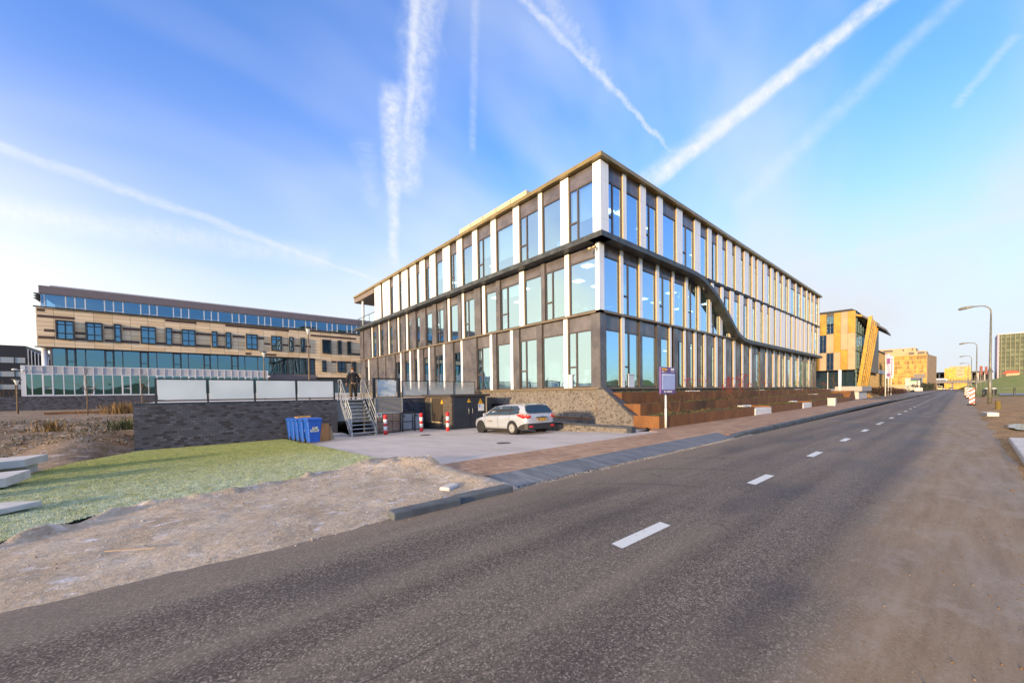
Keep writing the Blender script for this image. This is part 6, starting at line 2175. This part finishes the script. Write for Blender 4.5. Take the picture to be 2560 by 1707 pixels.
# glass front behind the screen
b = MB(); b.quad([(XB + .5, 10.15, 1.9), (XB + 14, 10.15, 1.9), (XB + 14, 10.15, 12.8), (XB + .5, 10.15, 12.8)]); b.build('glass_front', M['glass_dark'], yb)
b = MB()
for x in np.arange(XB + 1.5, XB + 14, 2.0):
    b.box(x - .04, x + .04, 10.06, 10.14, 1.9, 12.8)
for z in (4.5, 7.2, 9.9):
    b.box(XB + .5, XB + 14, 10.05, 10.13, z - .05, z + .05)
b.build('front_mullion', pm('mull_green', (.06, .10, .085), .4), yb)
# slanted slats
for k in range(6):
    f = k / 5
    xa = XB + 1.0 + f * 7.5
    b = MB()
    b.prism([(xa - .15, 9.95 - .02 * k, 1.95), (xa + .35, 9.95 - .02 * k, 1.95), (xa + .35, 8.75 - .02 * k, 12.05 - f * .5), (xa - .15, 8.75 - .02 * k, 12.05 - f * .5)], (0, -.42 if k == 0 else -.22, 0))
    b.build('slat', M['gold'], yb)
b = MB()
for k in range(14):
    z = 2.6 + k * .66
    f = (z - 1.95) / 10.1
    yy = 9.92 - 1.2 * f
    b.box(XB + 1.2, XB + 8.6, yy - .16, yy - .10, z, z + .26)
b.build('slat_blades', M['bronze_dark'], yb)
b = MB(); b.prism([(XB + .6, 9.4, 12.05), (XB + 9.0, 8.4, 11.5), (XB + 9.0, 10.1, 11.6), (XB + .6, 10.1, 12.25)], (0, 0, .28)); b.build('screen_head', M['gold'], yb)
b = MB(); b.box(XB - .3, XB + 9, 9.25, 12.3, 1.20, 1.92); b.build('screen_base', pm('screen_base', (.38, .33, .30), .6), yb)
b = MB(); b.box(XB + .4, XB + 8, 9.7, 12, -.1, 1.19); b.build('base_block', M['concrete'], yb)
b = MB(); b.cyl((XB - .2, 11.75, .9), (XB - .2, 11.75, 4.4), .20, .20, 18); b.build('column', M['white'], yb, True)
b = MB(); b.box(XB + 2.0, XB + 2.1, 10.3, 30, 1.6, 4.4); b.build('entrance_glass', M['car_glass'], yb)
b = MB()
for y in (12.0, 13.55, 15.2):
    b.box(XB + 1.9, XB + 1.98, y - .04, y + .04, 1.6, 4.4)
b.build('entrance_mullion', M['white_metal'], yb)
b = MB(); b.box(XB - 3, XB + 26, 12.31, 34, .1, 1.6); b.build('podium', M['concrete'], yb)
b = MB()
for k in range(7):
    b.box(XB - 8.5 + k * .55, XB - 3, 9.6 + .02 * k, 13.5, .1 + k * .17, .27 + k * .17)
tag(b.build('terrace_steps', M['corten']), 'rusty brown terrace steps in front of the gold panel building', 'steps')

# ribbed glass hall behind
gh = thing('ribbed_hall', 'dark glass hall with close vertical ribs and a blue-grey band, right of the slat screen', 'office building', (101, 11, 0))
b = MB(); b.box(90, 126, 11.0, 30, 0, 8.95); b.build('wall', pm('hall_dark', (.045, .038, .022), .2, var=.3, vs=.4), gh)
b = MB()
for x in np.arange(90.2, 126, .62):
    b.box(x, x + .09, 10.78, 10.99, .3, 8.9)
b.build('ribs', pm('rib', (.24, .15, .05), .45, var=.3), gh)
b = MB(); b.box(90, 126, 10.70, 10.775, 4.55, 5.30); b.build('band', M['grey_band'], gh)
b = MB(); b.box(89.9, 126.1, 10.6, 30, 8.95, 9.12); b.build('roof', M['steel_dark'], gh)

# flags
for k, (x, y, h, fl_, lb) in enumerate(((100.2, 9.15, 8.0, 1, 'nearest white flagpole with a pale violet flag'), (111.5, 9.75, 8.3, 2, 'middle white flagpole with a white flag of purple lettering'), (117, 9.8, 8.3, 0, 'farthest white flagpole, without a flag'))):
    t = thing('flagpole', lb, 'flagpole', (x, y, 0), 'white flagpoles')
    q = MB(); q.tube([(x, y, 0), (x, y, h)], [.10, .055], 10); q.build('pole', M['white'], t, True)
    if fl_:
        q = MB()
        rings = [[(x + .02, y - .06 - u * .55, z + .05 * math.sin(3 * u)), (x + .02 + .05 * math.sin(9 * u + z), y - .06 - u * .55, z - .0)] for u in (0,) for z in (0,)]
        cols_ = np.linspace(0, 1, 6)
        V = []
        for z in np.linspace(h - 4.6, h - .1, 9):
            for u in cols_:
                V.append((x + .10 * math.sin(6 * u + z * 1.3), y - .06 - u * .72, z - .12 * u))
        F = [(r_ * 6 + c, r_ * 6 + c + 1, (r_ + 1) * 6 + c + 1, (r_ + 1) * 6 + c) for r_ in range(8) for c in range(5)]
        q.add(V, F)
        fo = q.build('flag', pm('flag_a', (.50, .46, .62), .7) if fl_ == 1 else M['white'], t, True)
        q = MB()
        if fl_ == 1:
            q.box(x - .16, x - .14, y - .62, y - .22, h - 1.9, h - .9); q.build('flag_print', pm('flag_violet', (.20, .05, .22), .6), fo); q = MB(); q.box(x - .16, x - .14, y - .60, y - .24, h - 4.2, h - 3.7)
        else:
            for j in range(7):
                q.box(x - .16, x - .14, y - .62, y - .24, h - 4.0 + j * .5, h - 3.66 + j * .5)
        q.build('flag_print', pm('flag_violet', (.20, .05, .22), .6), fo)

# hedges, signs further on
sp = []
for k in range(900):
    x = rg.uniform(88, 152); y = rg.uniform(9.6, 12.0)
    sp.append((x, y, rg.uniform(.2, 1.5) if x < 128 else rg.uniform(.1, 1.0)))
M['hedge_a'] = pm('hedge_a', (.055, .048, .022), .9, var=.5); M['hedge_b'] = pm('hedge_b', (.10, .038, .022), .9, var=.5)
hd = leaf_mass('hedge', sp, [M['hedge_a'], M['hedge_b'], M['hedge_b']], .16, 16, 9, .25, .45)
if 'kind' in hd:
    del hd['kind']
tag(hd, 'long dark reddish hedge on the slope behind the flagpoles', 'hedge')
sp = [(rg.uniform(205, 300), rg.uniform(9.0, 12.5), rg.uniform(.2, 2.6)) for k in range(260)]
hd = leaf_mass('hedge', sp, [M['weed'], M['hedge_a']], .5, 12, 10, .5, .9)
if 'kind' in hd:
    del hd['kind']
tag(hd, 'dark green bushes before the rail bridge, left of the road', 'hedge')
b = MB(); b.prism([(87, 9.4, .05), (99, 9.5, .05), (87, 10.6, 1.5)], (0, 1.2, 0))
tag(b.build('grass_slope', M['straw']), 'triangular golden grass slope beside the slat screen', 'grass slope')
ws = thing('white_board', 'low white board on two feet beside the pavement, far down the road', 'sign', (198, 9.6, 0))
b = MB(); b.box(198, 198.15, 8.6, 10.6, .35, 1.5); b.build('board', pm('warm_white', (.62, .52, .47), .6), ws)
b = MB(); b.box(198.02, 198.12, 8.8, 8.95, 0, .35); b.box(198.02, 198.12, 10.2, 10.35, 0, .35); b.build('foot', M['steel_dark'], ws)
bl = thing('billboard', 'grey billboard on a single dark pole above the bushes', 'billboard', (200, 10, 0))
b = MB(); b.box(200, 200.4, 8.2, 10.9, 4.9, 6.4); b.build('board', M['attic_grey'], bl)
b = MB(); b.cyl((200.2, 9.2, 0), (200.2, 9.2, 4.9), .14, .14, 8); b.build('pole', M['steel_dark'], bl)
wb = thing('site_cabin', 'long white site cabin with a green stripe below the gold tower', 'cabin', (206, 11, 0))
b = MB(); b.box(206, 216, 9.4, 13.5, 0.6, 5.2); b.build('body', pm('cabin_white', (.50, .45, .40), .6), wb)
b = MB(); b.box(205.97, 205.995, 10.4, 12.2, 3.9, 4.2); b.build('stripe', M['green'], wb)
b = MB(); b.box(205.95, 216, 9.35, 13.55, 2.1, 2.25); b.build('dark_rail', M['steel_dark'], wb)
b = MB(); b.box(206.2, 215, 9.6, 13.3, 0, .6); b.build('foot', M['steel_dark'], wb)

# ================================================================ FAR BUILDINGS
def curtain(name, col, y0, y1, z0, z1, dxz, dyz, seed, glowc=None):
    """Grid facade: window field made of panes set between floor bands (procedural rows, real relief)."""
    return None


M['tower_wall'] = pm('tower_wall', (.50, .28, .045), .5, var=.08, vs=.05)
m_, t_, i_ = cust('tower_glass', .5)
p_ = t_.pos(); s_ = t_.sep(p_)
cell = t_.n('ShaderNodeTexWhiteNoise', {'Vector': t_.comb(t_.m('FLOOR', t_.m('MULTIPLY', s_[1], 1.1)), t_.m('FLOOR', t_.m('MULTIPLY', s_[2], .42)), t_.m('FLOOR', t_.m('MULTIPLY', s_[0], .2)))}, noise_dimensions='3D').outputs[0]
t_.put(i_['Base Color'], t_.ramp(cell, [(0, (.16, .075, .010)), (.4, (.30, .15, .012)), (.75, (.45, .25, .02)), (1, (.52, .33, .05))]))
M['tower_glass'] = m_
ty = thing('gold_tower', 'large sunlit golden glass office with white roof storeys, at the bend of the road', 'office building', (300, 20, 0))
b = MB(); b.prism([(300, 11.7, 0), (300, 31, 0), (330, 34, 0), (330, 9.2, 0)], (0, 0, 19.0)); b.build('glazing', M['tower_glass'], ty)
b = MB()
for k in range(7):
    b.box(299.6, 299.95, 11.6, 31, 3.0 + k * 2.6, 3.45 + k * 2.6)
b.build('floor_band', M['tower_wall'], ty)
b = MB()
for y in np.arange(11.8, 31, 1.2):
    b.box(299.7, 299.92, y - .07, y + .07, 3.46, 18.9)
b.build('mullion', M['tower_wall'], ty)
b = MB(); b.prism([(299.9, 11.65, 0), (330, 9.15, 0), (330, 9.0, 0), (299.9, 11.5, 0)], (0, 0, 19.2)); b.build('side_wall', M['cream'], ty)
b = MB(); b.box(299.5, 312, 11.6, 31, 0, 3.0); b.build('base', M['cream'], ty)
b = MB(); b.box(303, 326, 12, 31, 19.0, 21.3); b.build('roof_storey', M['cream'], ty)
b = MB(); b.box(306, 326, 16, 31, 21.3, 23.5); b.build('roof_storey', M['cream'], ty)
b = MB()
for (y0, y1, z0, z1) in ((12.6, 15.2, 19.6, 20.9), (16.5, 18.6, 19.5, 20.9), (20.5, 21.2, 21.8, 23.0), (17.0, 17.6, 22, 23.2), (25, 29, 21.8, 23.0)):
    xx = 302.9 if z0 < 21 else 305.9
    b.box(xx, xx + .08, y0, y1, z0, z1)
b.build('roof_window', M['bronze_dark'], ty)

rb = thing('rail_bridge', 'rail bridge crossing over the road in the distance', 'bridge', (330, 0, 0))
b = MB(); b.box(328, 336, -12, 16, 3.9, 4.9); b.build('deck', pm('deck', (.20, .19, .20), .7), rb)
b = MB(); b.box(327.9, 327.98, -12, 16, 4.9, 5.15)
for y in np.arange(-12, 16, .8):
    b.box(327.9, 327.96, y - .04, y + .04, 4.9, 5.9)
b.box(327.88, 327.97, -12, 16, 5.9, 6.0); b.build('railing', M['steel_dark'], rb)
for y in (9.0, 2.9, -3.2):
    b = MB(); b.box(330, 334, y - .4, y + .4, 0, 3.9); b.build('pier', M['attic_grey'], rb)
tn = thing('train', 'white and blue train crossing the rail bridge', 'train', (340, 8, 4.9))
b = MB(); b.loft([[(340 - q, y, z) for q, z in ((0, 4.95), (0, 6.3), (.4, 6.7 - d), (2.4, 6.7 - d), (2.8, 6.3), (2.8, 4.95))] for y, d in ((14, 0), (6.4, 0), (5.4, .25), (4.9, .7))]); b.build('body', M['white'], tn)
b = MB(); b.box(337.15, 337.19, 5.4, 14, 5.2, 5.9); b.build('blue_band', pm('train_blue', (.03, .05, .25), .4), tn)
sh = thing('station_hall', 'dark long station hall behind the rail bridge', 'station', (420, 0, 0))
b = MB(); b.box(420, 440, -14.5, 16, 11.2, 12.4); b.box(430, 440, -14.5, 16, 0, 11.2); b.build('roof', pm('st_dark', (.030, .024, .028), .6), sh)
b = MB()
for y in np.arange(-14, 16, 3.0):
    b.box(420, 420.6, y - .3, y + .3, 0, 11.2)
b.build('column', M['concrete'], sh)
fy = thing('far_yellow_block', 'sunlit yellow block rising behind the rail bridge', 'office building', (400, 1, 0))
b = MB(); b.box(400, 418, -4.5, 7.2, 0, 14.4); b.build('wall', M['gold'], fy)
b = MB(); b.box(402, 418, -4.4, 5.0, 14.4, 15.8); b.build('roof_storey', M['cream'], fy)
b = MB(); b.box(399.9, 399.98, -1.8, 2.0, 8.2, 14.2); b.build('pale_bay', M['cream'], fy)
b = MB()
for z in (9.6, 12.4):
    b.box(399.82, 399.88, -1.0, 1.0, z, z + .4)
for y in np.arange(-3.6, 6.5, 1.3):
    b.box(399.92, 399.99, y, y + .5, 3.5, 7.0)
b.build('window', M['bronze_dark'], fy)

gbn = thing('green_glass_block', 'green glass office block with white grid at the right edge, above the hill', 'office building', (420, -16, 0))
m_, t_, i_ = cust('green_glass', .6)
p_ = t_.pos(); s_ = t_.sep(p_)
cell = t_.n('ShaderNodeTexWhiteNoise', {'Vector': t_.comb(t_.m('FLOOR', t_.m('MULTIPLY', s_[1], .55)), t_.m('FLOOR', t_.m('MULTIPLY', s_[2], .33)), 0.0)}, noise_dimensions='3D').outputs[0]
t_.put(i_['Base Color'], t_.ramp(cell, [(0, (.055, .075, .05)), (.5, (.09, .115, .07)), (1, (.13, .155, .10))]))
M['green_glass'] = m_
b = MB(); b.box(420, 450, -70, -16.9, 0, 36.2); b.build('glazing', M['green_glass'], gbn)
b = MB(); b.box(419.3, 450, -16.9, -16.1, 0, 36.3); b.build('side_wall', pm('mauve', (.40, .32, .40), .6), gbn)
b = MB()
for k in range(10):
    b.box(419.4, 419.95, -70, -16.95, 5.6 + k * 3.05, 6.4 + k * 3.05)
b.build('floor_band', pm('dk_green', (.050, .060, .035), .6), gbn)
b = MB()
for y in np.arange(-69, -17, 1.9):
    b.box(419.1, 419.35, y - .10, y + .10, 3, 36.2)
b.build('grid_post', pm('pale_green', (.26, .24, .13), .5), gbn)
b = MB(); b.box(419.0, 450, -70, -16, 36.3, 36.8); b.build('roof', M['grey_band'], gbn)
ht = thing('red_roof_hut', 'small hut with a red roof on top of the grassy hill', 'hut', (235, -13, 5))
b = MB(); b.box(235, 239, -14.2, -11.2, 4.6, 6.5); b.build('wall', M['cream'], ht)
b = MB(); b.prism([(234.8, -14.4, 6.5), (234.8, -10.2, 6.3), (234.8, -11.2, 7.4), (234.8, -13.6, 7.4)], (4.4, 0, 0)); b.build('roof', pm('red_roof', (.42, .05, .02), .6), ht)

# far traffic
vn = thing('far_van', 'pale yellow van parked on the left far down the road', 'van', (300, 7.0, 0))
b = MB(); b.loft([[(300 + x, 7.0 + s * w, z) for s, z in ((-1, .35), (1, .35), (1, zt), (.85, zt + .15), (-.85, zt + .15), (-1, zt))] for x, w, zt in ((0, .95, 2.1), (3.6, .98, 2.1), (4.3, .95, 1.5), (5.2, .85, 1.0))]); b.build('body', pm('van_paint', (.50, .38, .18), .4), vn, bevel=.05)
b = MB(); b.box(299.95, 299.99, 6.25, 7.75, 1.25, 1.95); b.build('rear_window', M['car_glass'], vn)
for x in (300.9, 304.2):
    for s in (-1, 1):
        b = MB(); b.cyl((x, 7 + s * .75, .35), (x, 7 + s * .97, .35), .35, .35, 14); b.build('wheel', M['rubber'], vn)
fc = dup(car, (330, 3.4, 0), R(180), 'small car with lit headlights coming from under the rail bridge')
fc.name = 'far_car'
fc.rotation_euler = (0, 0, R(180))
fc = dup(car, (308, 6.0, 0), 0, 'small pale car parked beyond the pale yellow van')
fc.name = 'far_car'
fc.rotation_euler = (0, 0, 0)
